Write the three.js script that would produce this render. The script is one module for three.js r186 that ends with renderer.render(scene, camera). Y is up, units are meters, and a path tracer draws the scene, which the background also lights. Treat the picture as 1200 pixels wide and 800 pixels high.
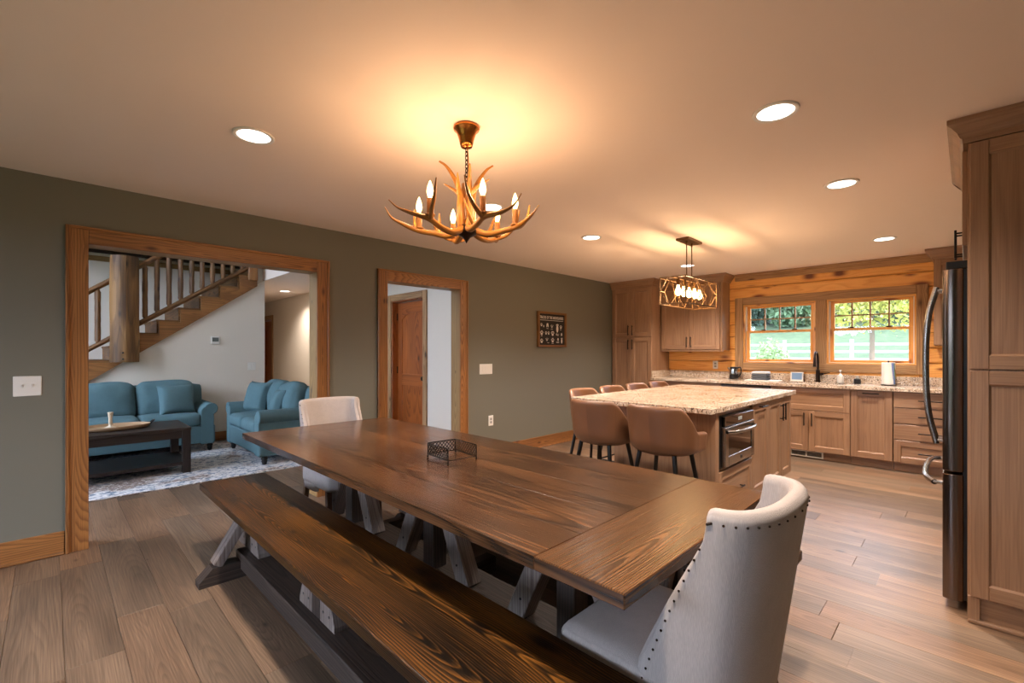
import * as THREE from 'three';
import { mergeGeometries, mergeVertices } from 'three/addons/utils/BufferGeometryUtils.js';
import { RoundedBoxGeometry } from 'three/addons/geometries/RoundedBoxGeometry.js';
import { RectAreaLightUniformsLib } from 'three/addons/lights/RectAreaLightUniformsLib.js';

// ---------------------------------------------------------------- camera, sky, sun, exposure
const scene = new THREE.Scene();
const FOCAL = 538, HORIZON = 412, EYE = 1.314, YAW = Math.atan(542 / 538);   // focal length and horizon row in a 1200 x 800 frame
const camera = new THREE.PerspectiveCamera(2 * Math.atan(400 / FOCAL) * 180 / Math.PI, 1.5, 0.05, 200);
camera.position.set(0, EYE, 0);
camera.rotation.y = -YAW;
camera.setViewOffset(1200, 800, 0, 400 - HORIZON, 1200, 800);
const renderer = new THREE.WebGLRenderer({ antialias: true });
renderer.toneMapping = THREE.LinearToneMapping;
renderer.toneMappingExposure = 1.24;
renderer.shadowMap.enabled = true;
RectAreaLightUniformsLib.init();
scene.background = new THREE.Color().setRGB(6.8, 8.0, 10.2);
const sun = new THREE.DirectionalLight(new THREE.Color().setRGB(1, 0.95, 0.86), 6.5);
sun.position.set(2, 30, 22); sun.target.position.set(10, 0, -2);
sun.castShadow = true;
Object.assign(sun.shadow.camera, { left: -30, right: 30, top: 30, bottom: -30, near: 1, far: 120 });
sun.shadow.mapSize.set(2048, 2048);
scene.add(sun, sun.target);
const CAN_POWER = 14, KITCHEN_CAN_POWER = 23, CANDLE_POWER = 0.25, EDISON_POWER = 0.42;

// ---------------------------------------------------------------- helpers
function rng(seed) { let a = seed >>> 0; return () => { a = (a + 0x6D2B79F5) >>> 0; let t = Math.imul(a ^ (a >>> 15), 1 | a); t = (t + Math.imul(t ^ (t >>> 7), 61 | t)) ^ t; return ((t ^ (t >>> 14)) >>> 0) / 4294967296; }; }
const R0 = rng(77);
const V = (x, y, z) => new THREE.Vector3(x, y, z);
const lerp = (a, b, t) => a + (b - a) * t, clamp = (x, a = 0, b = 1) => Math.min(b, Math.max(a, x));
const sst = (a, b, x) => { const t = clamp((x - a) / (b - a)); return t * t * (3 - 2 * t); };
const perm = new Uint8Array(512); { const r = rng(5), p = [...Array(256).keys()]; for (let i = 255; i > 0; i--) { const j = Math.floor(r() * (i + 1)); [p[i], p[j]] = [p[j], p[i]]; } for (let i = 0; i < 512; i++) perm[i] = p[i & 255]; }
function noise(x, y) {           // smooth value noise, -1 .. 1
  const xi = Math.floor(x), yi = Math.floor(y), fx = x - xi, fy = y - yi;
  const u = fx * fx * (3 - 2 * fx), v = fy * fy * (3 - 2 * fy);
  const a = perm[perm[xi & 255] + (yi & 255)], b = perm[perm[(xi + 1) & 255] + (yi & 255)], c = perm[perm[xi & 255] + ((yi + 1) & 255)], d = perm[perm[(xi + 1) & 255] + ((yi + 1) & 255)];
  return ((a + (b - a) * u) * (1 - v) + (c + (d - c) * u) * v) / 127.5 - 1;
}
const fbm = (x, y, n = 4) => { let s = 0, a = 0.5; for (let i = 0; i < n; i++) { s += a * noise(x, y); x = x * 2.03 + 17.1; y = y * 2.03 + 5.3; a *= 0.5; } return s; };
const taken = {};
function numbered(name) { const n = taken[name] = (taken[name] ?? -1) + 1; return n ? name + '_' + String(n).padStart(3, '0') : name; }
function shade(o) { o.traverse((m) => { if (m.isMesh) { m.castShadow = true; m.receiveShadow = true; } }); return o; }
function thing(name, label, category, [x, y, z] = [0, 0, 0], turn = 0, group) {
  const o = new THREE.Group(); o.name = numbered(name); scene.add(o);
  o.position.set(x, y, z); o.rotation.y = turn; o.userData = { label, category };
  if (group) o.userData.group = group;
  return o;
}
function part(parent, name, geo, mat, label) {
  const m = new THREE.Mesh(Array.isArray(geo) ? merge(geo) : geo, mat); m.name = name; m.castShadow = m.receiveShadow = true; parent.add(m);
  if (label) m.userData.label = label;
  return m;
}
function solo(name, label, category, geo, mat, pos = [0, 0, 0], turn = 0, group) {
  const m = part(scene, numbered(name), geo, mat); m.position.set(...pos); m.rotation.y = turn; m.userData = { label, category };
  if (group) m.userData.group = group;
  return m;
}
function struct(name, geo, mat, label, parent = scene, category = 'structure') {
  const m = part(parent, name, geo, mat); m.userData.kind = 'structure';
  if (label) m.userData.label = label;
  if (parent === scene) m.userData.category = category;
  return m;
}
function dup(root, pos, turn, label) {
  const base = root.name.replace(/_\d{3}$/, ''), r = root.clone(); r.userData = { ...root.userData }; r.name = numbered(base); scene.add(r); r.position.set(...pos); r.rotation.y = turn;
  if (label) r.userData.label = label;
  return r;
}
function merge(list) {
  const l = list.map((g) => { let q = g.index ? g.toNonIndexed() : g; for (const k of Object.keys(q.attributes)) if (!['position', 'normal', 'uv'].includes(k)) q.deleteAttribute(k); if (!q.attributes.normal) q.computeVertexNormals(); if (!q.attributes.uv) q.setAttribute('uv', new THREE.BufferAttribute(new Float32Array(q.attributes.position.count * 2), 2)); return q; });
  return l.length === 1 ? l[0] : mergeGeometries(l);
}
// chamfered box, centred; 44 triangles
function cbox(w, h, d, c = 0.002) {
  c = Math.min(c, w / 2.01, h / 2.01, d / 2.01);
  const H = [w / 2, h / 2, d / 2], pos = [], quad = (a, b, q, e) => pos.push(...a, ...b, ...q, ...a, ...q, ...e);
  const vert = (s, ax) => { const p = [0, 0, 0]; for (let i = 0; i < 3; i++) p[i] = s[i] * (i === ax ? H[i] : H[i] - c); return p; };
  const out = (n, f) => { const k = pos.length; f(); const a = pos.slice(k, k + 3), b = pos.slice(k + 3, k + 6), q = pos.slice(k + 6, k + 9); const u = [0, 1, 2].map((i) => b[i] - a[i]), v = [0, 1, 2].map((i) => q[i] - a[i]); const cr = [u[1] * v[2] - u[2] * v[1], u[2] * v[0] - u[0] * v[2], u[0] * v[1] - u[1] * v[0]]; if (cr[0] * n[0] + cr[1] * n[1] + cr[2] * n[2] < 0) { const t = pos.splice(k), r = []; for (let i = 0; i < t.length; i += 9) r.push(...t.slice(i, i + 3), ...t.slice(i + 6, i + 9), ...t.slice(i + 3, i + 6)); pos.push(...r); } };
  for (let ax = 0; ax < 3; ax++) { const b = (ax + 1) % 3, e = (ax + 2) % 3; for (const s of [-1, 1]) { const S = (p, q) => { const v = [0, 0, 0]; v[ax] = s; v[b] = p; v[e] = q; return vert(v, ax); }; const n = [0, 0, 0]; n[ax] = s; out(n, () => quad(S(-1, -1), S(1, -1), S(1, 1), S(-1, 1))); } }
  for (let ax = 0; ax < 3; ax++) { const b = (ax + 1) % 3, e = (ax + 2) % 3; for (const s of [-1, 1]) for (const t of [-1, 1]) { const S = (r, f) => { const v = [0, 0, 0]; v[ax] = r; v[b] = s; v[e] = t; return vert(v, f); }; const n = [0, 0, 0]; n[b] = s; n[e] = t; out(n, () => quad(S(-1, b), S(1, b), S(1, e), S(-1, e))); } }
  for (const a of [-1, 1]) for (const b of [-1, 1]) for (const e of [-1, 1]) { const s = [a, b, e]; out(s, () => pos.push(...vert(s, 0), ...vert(s, 1), ...vert(s, 2))); }
  const g = new THREE.BufferGeometry(); g.setAttribute('position', new THREE.BufferAttribute(new Float32Array(pos), 3)); g.computeVertexNormals();
  g.setAttribute('uv', new THREE.BufferAttribute(new Float32Array(pos.length / 3 * 2), 2));
  return g;
}
const nonIndexed = (g) => (g.index ? g.toNonIndexed() : g);
const at = (g, x, y, z) => g.translate(x, y, z);
// box between two corners
const span = (x0, x1, y0, y1, z0, z1, c = 0.002) => at(c > 0 ? cbox(x1 - x0, y1 - y0, z1 - z0, c) : nonIndexed(new THREE.BoxGeometry(x1 - x0, y1 - y0, z1 - z0)), (x0 + x1) / 2, (y0 + y1) / 2, (z0 + z1) / 2);
// texture coordinates in metres: u along the grain axis, v across
function grain(g, axis, su = 1, sv = 1, ou = 0, ov = 0, end = 0.15) {
  if (g.index) g = g.toNonIndexed();
  const p = g.attributes.position, n = g.attributes.normal, uv = new Float32Array(p.count * 2), ax = 'xyz'.indexOf(axis);
  for (let i = 0; i < p.count; i++) {
    const P = [p.getX(i), p.getY(i), p.getZ(i)], N = [Math.abs(n.getX(i)), Math.abs(n.getY(i)), Math.abs(n.getZ(i))];
    let m = N[0] > N[1] ? (N[0] > N[2] ? 0 : 2) : (N[1] > N[2] ? 1 : 2), u, v;
    if (m === ax) { u = P[(ax + (end < 0 ? 2 : 1)) % 3] * Math.abs(end); v = end < 0 ? P[(ax + 1) % 3] * 0.15 : P[(ax + 2) % 3]; } else { u = P[ax]; v = P[3 - ax - m]; }
    uv[2 * i] = u / su + ou; uv[2 * i + 1] = v / sv + ov;
  }
  g.setAttribute('uv', new THREE.BufferAttribute(uv, 2));
  return g;
}
const gr = (g, axis, tex) => grain(g, axis, tex.su, tex.sv, R0() * 7, R0() * 7);
// tapered tube along points; radius may be a number or function of t
function tube(pts, rad, seg = 24, sides = 8, closed = false) {
  const c = new THREE.CatmullRomCurve3(pts, closed), g = new THREE.TubeGeometry(c, seg, 1, sides, closed), p = g.attributes.position;
  for (let i = 0; i <= seg; i++) { const t = i / seg, o = c.getPointAt(closed && i === seg ? 0 : t), r = typeof rad === 'function' ? rad(t) : rad; for (let j = 0; j <= sides; j++) { const k = i * (sides + 1) + j; p.setXYZ(k, o.x + (p.getX(k) - o.x) * r, o.y + (p.getY(k) - o.y) * r, o.z + (p.getZ(k) - o.z) * r); } }
  g.computeVertexNormals();
  return g;
}
// straight bar (box) from a to b
function bar(a, b, w, h = w, c = 0.0015) {
  const d = b.clone().sub(a), L = d.length(), g = cbox(w, h, L, c), m = new THREE.Matrix4(), up = Math.abs(d.y / L) > 0.95 ? V(1, 0, 0) : V(0, 1, 0);
  m.lookAt(V(0, 0, 0), d, up); g.applyMatrix4(m);
  return at(g, (a.x + b.x) / 2, (a.y + b.y) / 2, (a.z + b.z) / 2);
}
function rod(a, b, r, r2 = r, sides = 12) {
  const d = b.clone().sub(a), g = new THREE.CylinderGeometry(r2, r, d.length(), sides); g.applyQuaternion(new THREE.Quaternion().setFromUnitVectors(V(0, 1, 0), d.normalize()));
  return at(g, (a.x + b.x) / 2, (a.y + b.y) / 2, (a.z + b.z) / 2);
}
const lathe = (pts, n = 24) => new THREE.LatheGeometry(pts.map(([x, y]) => new THREE.Vector2(x, y)), n);
// soft box with rounded edges and swelling faces
function soft(w, h, d, r, bulge = [0, 0, 0], n = 10, wob = 0, seed = 1) {
  const g0 = new THREE.BoxGeometry(2, 2, 2, n, n, n); g0.deleteAttribute('uv'); g0.deleteAttribute('normal');
  const g = mergeVertices(g0), p = g.attributes.position, H = [w / 2, h / 2, d / 2];
  for (let i = 0; i < p.count; i++) {
    const q = [p.getX(i), p.getY(i), p.getZ(i)].map((s) => Math.sin(s * Math.PI / 2) * 0.35 + s * 0.65), P = q.map((s, k) => s * H[k]);
    const inner = P.map((s, k) => clamp(s, -(H[k] - r), H[k] - r)), dv = P.map((s, k) => s - inner[k]), L = Math.hypot(...dv);
    let o = L > 1e-6 ? inner.map((s, k) => s + dv[k] / L * Math.min(r, L > r ? r : L)) : P;
    const bx = (1 - q[1] ** 2) * (1 - q[2] ** 2), by = (1 - q[0] ** 2) * (1 - q[2] ** 2), bz = (1 - q[0] ** 2) * (1 - q[1] ** 2);
    o = [o[0] + q[0] * bx * bulge[0], o[1] + q[1] * by * bulge[1], o[2] + q[2] * bz * bulge[2]];
    if (wob) { const k = wob * noise(o[0] * 9 + seed * 3.1 + o[2] * 4, o[1] * 9 + seed); o = o.map((s, j) => s + q[j] * k); }
    p.setXYZ(i, ...o);
  }
  g.computeVertexNormals();
  return grain(g, 'x', 1, 1);
}
// pillow: two swollen faces meeting in a seam with pulled corners
function pillow(w, h, d, n = 16) {
  const g0 = new THREE.BoxGeometry(2, 2, 2, n, n, 2); g0.deleteAttribute('uv'); g0.deleteAttribute('normal');
  const g = mergeVertices(g0), p = g.attributes.position;
  for (let i = 0; i < p.count; i++) {
    const a = p.getX(i), b = p.getY(i), c = p.getZ(i), t = Math.pow(Math.max(0, (1 - a ** 4) * (1 - b ** 4)), 0.5);
    const pin = 1 - 0.07 * (1 - b * b) * Math.abs(a) ** 3, pin2 = 1 - 0.07 * (1 - a * a) * Math.abs(b) ** 3;
    p.setXYZ(i, a * w / 2 * pin, b * h / 2 * pin2, c * (0.006 + d / 2 * t * (1 + 0.06 * noise(a * 2 + 3, b * 2))));
  }
  g.computeVertexNormals();
  return grain(g, 'x', 1, 1);
}
// tub shell: outer wall, rolled rim, inner wall, running from one front tip round the back (+z) to the other
function tub({ w, db, n = 2.6, th, bottom, top, front, scale = () => 1, rake = () => 0, cols = 44, rows = 10, tip = 0.05 }) {
  const wingMax = 0.5, P = (s, y, v) => {            // plan point on the outer wall
    const zf = front(y, v), k = scale(v), A = 0.22; let x, z;
    if (s < A) { x = -w; z = lerp(zf, 0, s / A); } else if (s > 1 - A) { x = w; z = lerp(zf, 0, (1 - s) / A); } else { const th_ = Math.PI * (1 - (s - A) / (1 - 2 * A)), c = Math.cos(th_), q = Math.sin(th_); x = w * Math.sign(c) * Math.pow(Math.abs(c), 2 / n); z = db * Math.pow(Math.abs(q), 2 / n); }
    return [x * k, z * k + rake(y)];
  };
  const pos = [], idx = [], loop = rows * 2 + 6;
  for (let i = 0; i <= cols; i++) {
    const s = i / cols, T = top(s), e = Math.min(1, Math.min(s, 1 - s) / tip), tk = th * Math.max(0.06, Math.sqrt(1 - (1 - e) ** 2));
    const nrm = (y, v) => { const h = 0.004, a = P(clamp(s - h), y, v), b = P(clamp(s + h), y, v), dx = b[0] - a[0], dz = b[1] - a[1], L = Math.hypot(dx, dz) || 1; return [dz / L, -dx / L]; };   // points inwards
    const ring = [];
    for (let j = 0; j <= rows; j++) { const v = j / rows, y = bottom + (T - bottom) * v, o = P(s, y, v), m = nrm(y, v); const off = (th - tk) / 2; ring.push([o[0] + m[0] * off, y, o[1] + m[1] * off]); }
    for (let j = 1; j <= 5; j++) { const a = Math.PI * j / 6, o = P(s, T, 1), m = nrm(T, 1), off = th / 2 - Math.cos(a) * tk / 2; ring.push([o[0] + m[0] * off, T + Math.sin(a) * tk / 2, o[1] + m[1] * off]); }
    for (let j = rows; j >= 1; j--) { const v = j / rows, y = bottom + (T - bottom) * v, o = P(s, y, v), m = nrm(y, v), off = (th + tk) / 2; ring.push([o[0] + m[0] * off, y, o[1] + m[1] * off]); }
    while (ring.length < loop) ring.push(ring[ring.length - 1]);
    for (const q of ring) pos.push(...q);
  }
  for (let i = 0; i < cols; i++) for (let j = 0; j < loop; j++) { const a = i * loop + j, b = i * loop + (j + 1) % loop, c = a + loop, d = b + loop; idx.push(a, b, c, b, d, c); }
  const g0 = new THREE.BufferGeometry(); g0.setAttribute('position', new THREE.BufferAttribute(new Float32Array(pos), 3)); g0.setIndex(idx);
  const g = mergeVertices(g0, 1e-5); g.computeVertexNormals();
  return { geo: grain(g, 'x', 1, 1), P };
}

// ---------------------------------------------------------------- procedural materials
function tex(w, h, f, srgb = true, wrap = THREE.MirroredRepeatWrapping) {
  const d = new Uint8Array(w * h * 4); let k = 0;
  for (let j = 0; j < h; j++) for (let i = 0; i < w; i++) { const c = f(i / w, j / h, i, j); d[k++] = clamp(c[0], 0, 255); d[k++] = clamp(c[1] ?? c[0], 0, 255); d[k++] = clamp(c[2] ?? c[0], 0, 255); d[k++] = 255; }
  const t = new THREE.DataTexture(d, w, h); t.wrapS = t.wrapT = wrap; t.magFilter = THREE.LinearFilter; t.minFilter = THREE.LinearMipmapLinearFilter; t.generateMipmaps = true;
  if (srgb) t.colorSpace = THREE.SRGBColorSpace;
  t.needsUpdate = true; return t;
}
const mixc = (a, b, t) => [a[0] + (b[0] - a[0]) * t, a[1] + (b[1] - a[1]) * t, a[2] + (b[2] - a[2]) * t];
// sawn timber: growth rings cut lengthwise, knots, pores; returns the shade 0..1 and colour
function woodFn({ su, sv, seed, freq = 90, warp = 0.012, slope = 0.12, flow = 0.7, knots = 0, kr = 0.012, dark, light, knot = [40, 20, 10], line = 0.75, fibre = 0.25, invert = false, patch = 0.25, board = 0.3, pw = 2.2 }) {
  const r = rng(seed), K = []; for (let i = 0; i < knots; i++) K.push([r() * su, r() * sv, kr * (0.5 + r()), 0.6 + r() * 0.8]);
  const s1 = seed * 7.7, s2 = seed * 3.3;
  return (a, b) => {
    const u = a * su, v = b * sv;
    let vv = v + warp * noise(u * flow + s1, v * 5 + s2) + warp * 0.35 * noise(u * flow * 3.5 + s2, v * 16 + s1), dk = 0, bend = 0;
    for (const [ku, kv, kk, q] of K) { const du = (u - ku) * 0.42, dv = v - kv, d2 = du * du + dv * dv, R2 = kk * kk; if (d2 < R2 * 30) { bend += Math.sign(dv || 1) * kk * 0.9 * Math.exp(-d2 / (R2 * 5)); dk = Math.max(dk, q * Math.exp(-d2 / (R2 * 0.55))); } }
    vv -= bend;
    const bi = Math.floor(vv / board), cv = (bi + 0.5 + 0.28 * noise(bi * 9.1 + s1, 0.5)) * board, dpt = 0.06 + slope * (noise(u * 0.55 + bi * 5.1, s2) + 0.5 * noise(u * 1.3, s1 + bi * 3)), dist = Math.sqrt((vv - cv) ** 2 * 1.0 + dpt * dpt * 0.35);
    const ring = dist * freq + 0.5 * noise(u * 2.2 + s2, v * 30), f = ring - Math.floor(ring);
    let g = f < 0.82 ? Math.pow(f / 0.82, pw) : 1 - (f - 0.82) / 0.18;
    const fb = noise(u * 5 + s1, v * 420 + s2) * 0.6 + noise(u * 14, v * 900) * 0.4, pt = noise(u * 1.1 + s2, v * 6) * 0.6 + noise(u * 3 + s1, v * 14) * 0.4;
    let t = g * line + fb * fibre + pt * patch + (1 - line) * 0.5;
    if (invert) t = 1 - t;
    t = clamp(t);
    let c = mixc(light, dark, t);
    if (dk > 0.02) c = mixc(c, knot, clamp(dk));
    return [c, t, dk];
  };
}
function wood(o, W, H, props = {}) {
  const f = woodFn(o), map = tex(W, H, (a, b) => f(a, b)[0]);
  const bump = props.bump ? tex(W >> 1, H >> 1, (a, b) => { const q = f(a, b); return [255 * (o.invert ? q[1] : 1 - q[1])]; }, false) : null;
  const m = new THREE.MeshPhysicalMaterial({ map, roughness: props.roughness ?? 0.5, bumpMap: bump, bumpScale: props.bump ?? 1, specularIntensity: props.spec ?? 1, clearcoat: props.coat ?? 0, clearcoatRoughness: props.coatR ?? 0.25 });
  m.su = o.su; m.sv = o.sv; return m;
}
const M = {};
M.tableTop = wood({ su: 2.6, sv: 1.1, seed: 11, freq: 85, warp: 0.02, slope: 0.2, flow: 1.0, knots: 9, kr: 0.017, dark: [26, 16, 10], light: [102, 67, 40], knot: [30, 14, 7], line: 0.6, fibre: 0.45, board: 0.21, patch: 0.5 }, 2048, 1024, { roughness: 0.21, bump: 0.00025, spec: 0.95 });
M.tableEnd = wood({ su: 1.2, sv: 0.6, seed: 23, freq: 150, warp: 0.004, slope: 0.05, knots: 1, kr: 0.012, dark: [30, 18, 11], light: [104, 69, 41], knot: [34, 17, 9], line: 0.7, fibre: 0.45, board: 0.3, patch: 0.3 }, 1024, 1024, { roughness: 0.21, bump: 0.00025, spec: 0.95 });
M.benchTop = wood({ su: 3.0, sv: 0.42, seed: 31, freq: 150, warp: 0.03, slope: 0.17, flow: 1.2, knots: 9, kr: 0.02, dark: [122, 77, 28], light: [13, 7, 3], knot: [18, 8, 3], line: 0.75, fibre: 0.4, board: 0.2, patch: 0.5, pw: 1.6 }, 2048, 1024, { roughness: 0.36, bump: 0.0004, spec: 0.55 });
M.darkLeg = wood({ su: 1.2, sv: 0.4, seed: 41, freq: 90, warp: 0.01, slope: 0.1, knots: 2, kr: 0.01, dark: [34, 26, 22], light: [74, 60, 52], line: 0.6, fibre: 0.4, board: 0.12 }, 1024, 512, { roughness: 0.65, bump: 0.0008 });
M.greyLeg = wood({ su: 1.2, sv: 0.4, seed: 43, freq: 90, warp: 0.01, slope: 0.1, knots: 3, kr: 0.01, dark: [88, 76, 70], light: [140, 126, 118], knot: [50, 40, 36], line: 0.6, fibre: 0.5, board: 0.12 }, 1024, 512, { roughness: 0.7, bump: 0.0008 });
M.casing = wood({ su: 2.2, sv: 0.35, seed: 53, freq: 80, warp: 0.01, slope: 0.14, knots: 4, kr: 0.012, dark: [102, 62, 28], light: [166, 112, 60], knot: [80, 40, 16], line: 0.6, fibre: 0.3, board: 0.12 }, 1024, 512, { roughness: 0.42, bump: 0.0004, coat: 0.2 });
M.jamb = wood({ su: 2.2, sv: 0.4, seed: 57, freq: 60, warp: 0.012, slope: 0.14, knots: 5, kr: 0.014, dark: [120, 88, 48], light: [170, 136, 86], knot: [84, 58, 28], line: 0.5, fibre: 0.35, board: 0.18 }, 1024, 512, { roughness: 0.5 });
M.rustic = wood({ su: 2.2, sv: 0.5, seed: 61, freq: 70, warp: 0.016, slope: 0.16, knots: 6, kr: 0.016, dark: [128, 96, 62], light: [192, 150, 106], knot: [64, 40, 22], line: 0.5, fibre: 0.45, board: 0.16, patch: 0.4 }, 1024, 512, { roughness: 0.6, bump: 0.0006 });
M.log = wood({ su: 2.4, sv: 0.9, seed: 67, freq: 34, warp: 0.016, slope: 0.16, knots: 26, kr: 0.026, dark: [216, 142, 62], light: [248, 190, 106], knot: [104, 46, 14], line: 0.45, fibre: 0.16, board: 0.2, patch: 0.3 }, 1024, 512, { roughness: 0.42, bump: 0.0004, coat: 0.2 });
M.cabinet = wood({ su: 1.6, sv: 0.8, seed: 71, freq: 26, warp: 0.03, slope: 0.2, knots: 0, dark: [134, 101, 77], light: [172, 135, 104], line: 0.3, fibre: 0.3, board: 0.3, patch: 0.55 }, 1024, 512, { roughness: 0.4, bump: 0.0002, coat: 0.15 });
M.plywood = wood({ su: 1.6, sv: 0.8, seed: 73, freq: 26, warp: 0.03, slope: 0.2, dark: [150, 118, 82], light: [188, 156, 116], line: 0.3, fibre: 0.3, board: 0.3, patch: 0.4 }, 512, 256, { roughness: 0.5 });
M.door = wood({ su: 2.2, sv: 0.7, seed: 79, freq: 60, warp: 0.016, slope: 0.18, knots: 5, kr: 0.016, dark: [116, 56, 18], light: [176, 96, 38], knot: [70, 26, 8], line: 0.6, fibre: 0.25, board: 0.14, patch: 0.35 }, 1024, 512, { roughness: 0.4, coat: 0.2 });
M.stair = wood({ su: 2.4, sv: 0.6, seed: 83, freq: 50, warp: 0.02, slope: 0.16, knots: 4, kr: 0.014, dark: [104, 64, 28], light: [158, 106, 56], knot: [70, 36, 14], line: 0.5, fibre: 0.3, board: 0.2, patch: 0.4 }, 1024, 512, { roughness: 0.5 });
M.railLog = wood({ su: 1.6, sv: 0.4, seed: 89, freq: 40, warp: 0.02, slope: 0.2, knots: 5, kr: 0.012, dark: [84, 54, 26], light: [142, 98, 54], knot: [46, 24, 10], line: 0.5, fibre: 0.35, board: 0.1, patch: 0.6 }, 1024, 256, { roughness: 0.55 });
M.bark = wood({ su: 1.4, sv: 1.0, seed: 97, freq: 16, warp: 0.05, slope: 0.3, knots: 7, kr: 0.016, dark: [70, 44, 20], light: [146, 106, 60], knot: [40, 26, 14], line: 0.3, fibre: 0.35, board: 0.2, patch: 0.9 }, 512, 512, { roughness: 0.6, bump: 0.002 });
M.beamDark = wood({ su: 1.6, sv: 0.5, seed: 101, freq: 40, warp: 0.02, slope: 0.2, knots: 3, kr: 0.014, dark: [34, 20, 12], light: [66, 42, 26], line: 0.5, fibre: 0.4, board: 0.1 }, 512, 256, { roughness: 0.7 });
M.espresso = wood({ su: 1.2, sv: 0.5, seed: 103, freq: 60, warp: 0.01, slope: 0.1, dark: [26, 18, 16], light: [46, 36, 32], line: 0.5, fibre: 0.5, board: 0.2 }, 512, 256, { roughness: 0.45 });
M.frameWood = wood({ su: 0.8, sv: 0.2, seed: 107, freq: 90, warp: 0.008, slope: 0.1, dark: [92, 58, 26], light: [140, 94, 48], line: 0.5, fibre: 0.4, board: 0.1 }, 256, 128, { roughness: 0.6 });
M.chairLeg = wood({ su: 0.8, sv: 0.2, seed: 109, freq: 90, warp: 0.008, slope: 0.1, dark: [60, 38, 24], light: [104, 70, 46], line: 0.5, fibre: 0.4, board: 0.1 }, 256, 128, { roughness: 0.5 });
// vinyl floor boards: ten strips in one sheet, each 1.22 m x 0.19 m
{
  const N = 10, fs = [], tones = []; const r = rng(900);
  for (let i = 0; i < N; i++) { const k = 0.84 + r() * 0.28, g = (r() - 0.5) * 12; fs.push(woodFn({ su: 1.22, sv: 0.19, seed: 200 + i * 13, freq: 80 + 40 * r(), warp: 0.02, slope: 0.16, flow: 1.0, knots: i % 3 === 0 ? 1 : 0, kr: 0.012, dark: [92, 71, 55], light: [156, 126, 101], knot: [72, 54, 41], line: 0.26, fibre: 0.4, board: 0.19, patch: 0.5 })); tones.push([k, g]); }
  const map = tex(1024, 1280, (a, b) => { const i = Math.min(N - 1, Math.floor(b * N)), c = fs[i](a, b * N - i)[0], [k, g] = tones[i]; return [c[0] * k + g, c[1] * k, c[2] * k - g * 0.6]; });
  const bump = tex(512, 640, (a, b) => { const i = Math.min(N - 1, Math.floor(b * N)), q = fs[i](a, b * N - i); return [255 * (1 - q[1])]; }, false);
  M.floor = new THREE.MeshPhysicalMaterial({ map, bumpMap: bump, bumpScale: 0.0005, roughness: 0.38 });
  M.floorStrips = N;
}
const std = (c, rough = 0.8, more = {}) => new THREE.MeshPhysicalMaterial({ color: new THREE.Color(...c.map((v) => Math.pow(v / 255, 2.2))), roughness: rough, ...more });
const paintBump = tex(512, 512, (a, b) => [128 + 90 * fbm(a * 120, b * 120, 3)], false);
const paint = (c, rough = 0.75) => { const t = paintBump.clone(); t.repeat.set(1, 1); return std(c, rough, { bumpMap: t, bumpScale: 0.0004 }); };
M.green = paint([112, 109, 96], 0.7);
M.white = paint([222, 212, 198], 0.8);
M.ceil = paint([243, 226, 214], 0.85);
M.plate = std([226, 222, 214], 0.4);
M.plateSlot = std([150, 146, 140], 0.5);
M.black = std([22, 21, 22], 0.35);
M.blackMetal = std([30, 28, 28], 0.38, { metalness: 0.7 });
M.bronze = std([52, 40, 34], 0.35, { metalness: 0.8 });
M.steel = std([172, 168, 164], 0.24, { metalness: 1 });
M.steelBrushed = std([118, 106, 99], 0.2, { metalness: 1 });
M.chrome = std([200, 200, 200], 0.12, { metalness: 1 });
M.darkGlass = std([14, 13, 13], 0.08, { clearcoat: 1, clearcoatRoughness: 0.03 });
M.glass = new THREE.MeshPhysicalMaterial({ color: 0xffffff, transmission: 1, thickness: 0, roughness: 0, ior: 1.45 });
const weave = (c, amp, f = 260) => { const map = tex(512, 512, (a, b) => { const k = 1 + amp * (0.5 * Math.sin(a * f * 2 * Math.PI / 4) * Math.sin(b * f * 2 * Math.PI / 4) + 0.8 * noise(a * 180, b * 180) + 0.6 * fbm(a * 8, b * 8, 3)); return c.map((v) => v * k); }, true, THREE.RepeatWrapping), bump = tex(512, 512, (a, b) => [128 + 60 * Math.sin(a * f * Math.PI) * Math.sin(b * f * Math.PI) + 60 * noise(a * 200, b * 200)], false, THREE.RepeatWrapping); map.repeat.set(4, 4); bump.repeat.set(4, 4); return new THREE.MeshPhysicalMaterial({ map, bumpMap: bump, bumpScale: 0.0006, roughness: 0.9, sheen: 0.3, sheenRoughness: 0.6 }); };
M.linen = weave([180, 170, 165], 0.05);
M.teal = weave([82, 112, 119], 0.06);
M.leather = (() => { const b = tex(512, 512, (a, c) => [128 + 110 * fbm(a * 90, c * 90, 3)], false, THREE.RepeatWrapping); b.repeat.set(3, 3); const map = tex(256, 256, (a, c) => { const k = 1 + 0.12 * fbm(a * 5, c * 5, 4); return [116 * k, 77 * k, 50 * k]; }, true, THREE.RepeatWrapping); return new THREE.MeshPhysicalMaterial({ map, bumpMap: b, bumpScale: 0.0004, roughness: 0.42, clearcoat: 0.15, clearcoatRoughness: 0.35 }); })();
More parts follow.
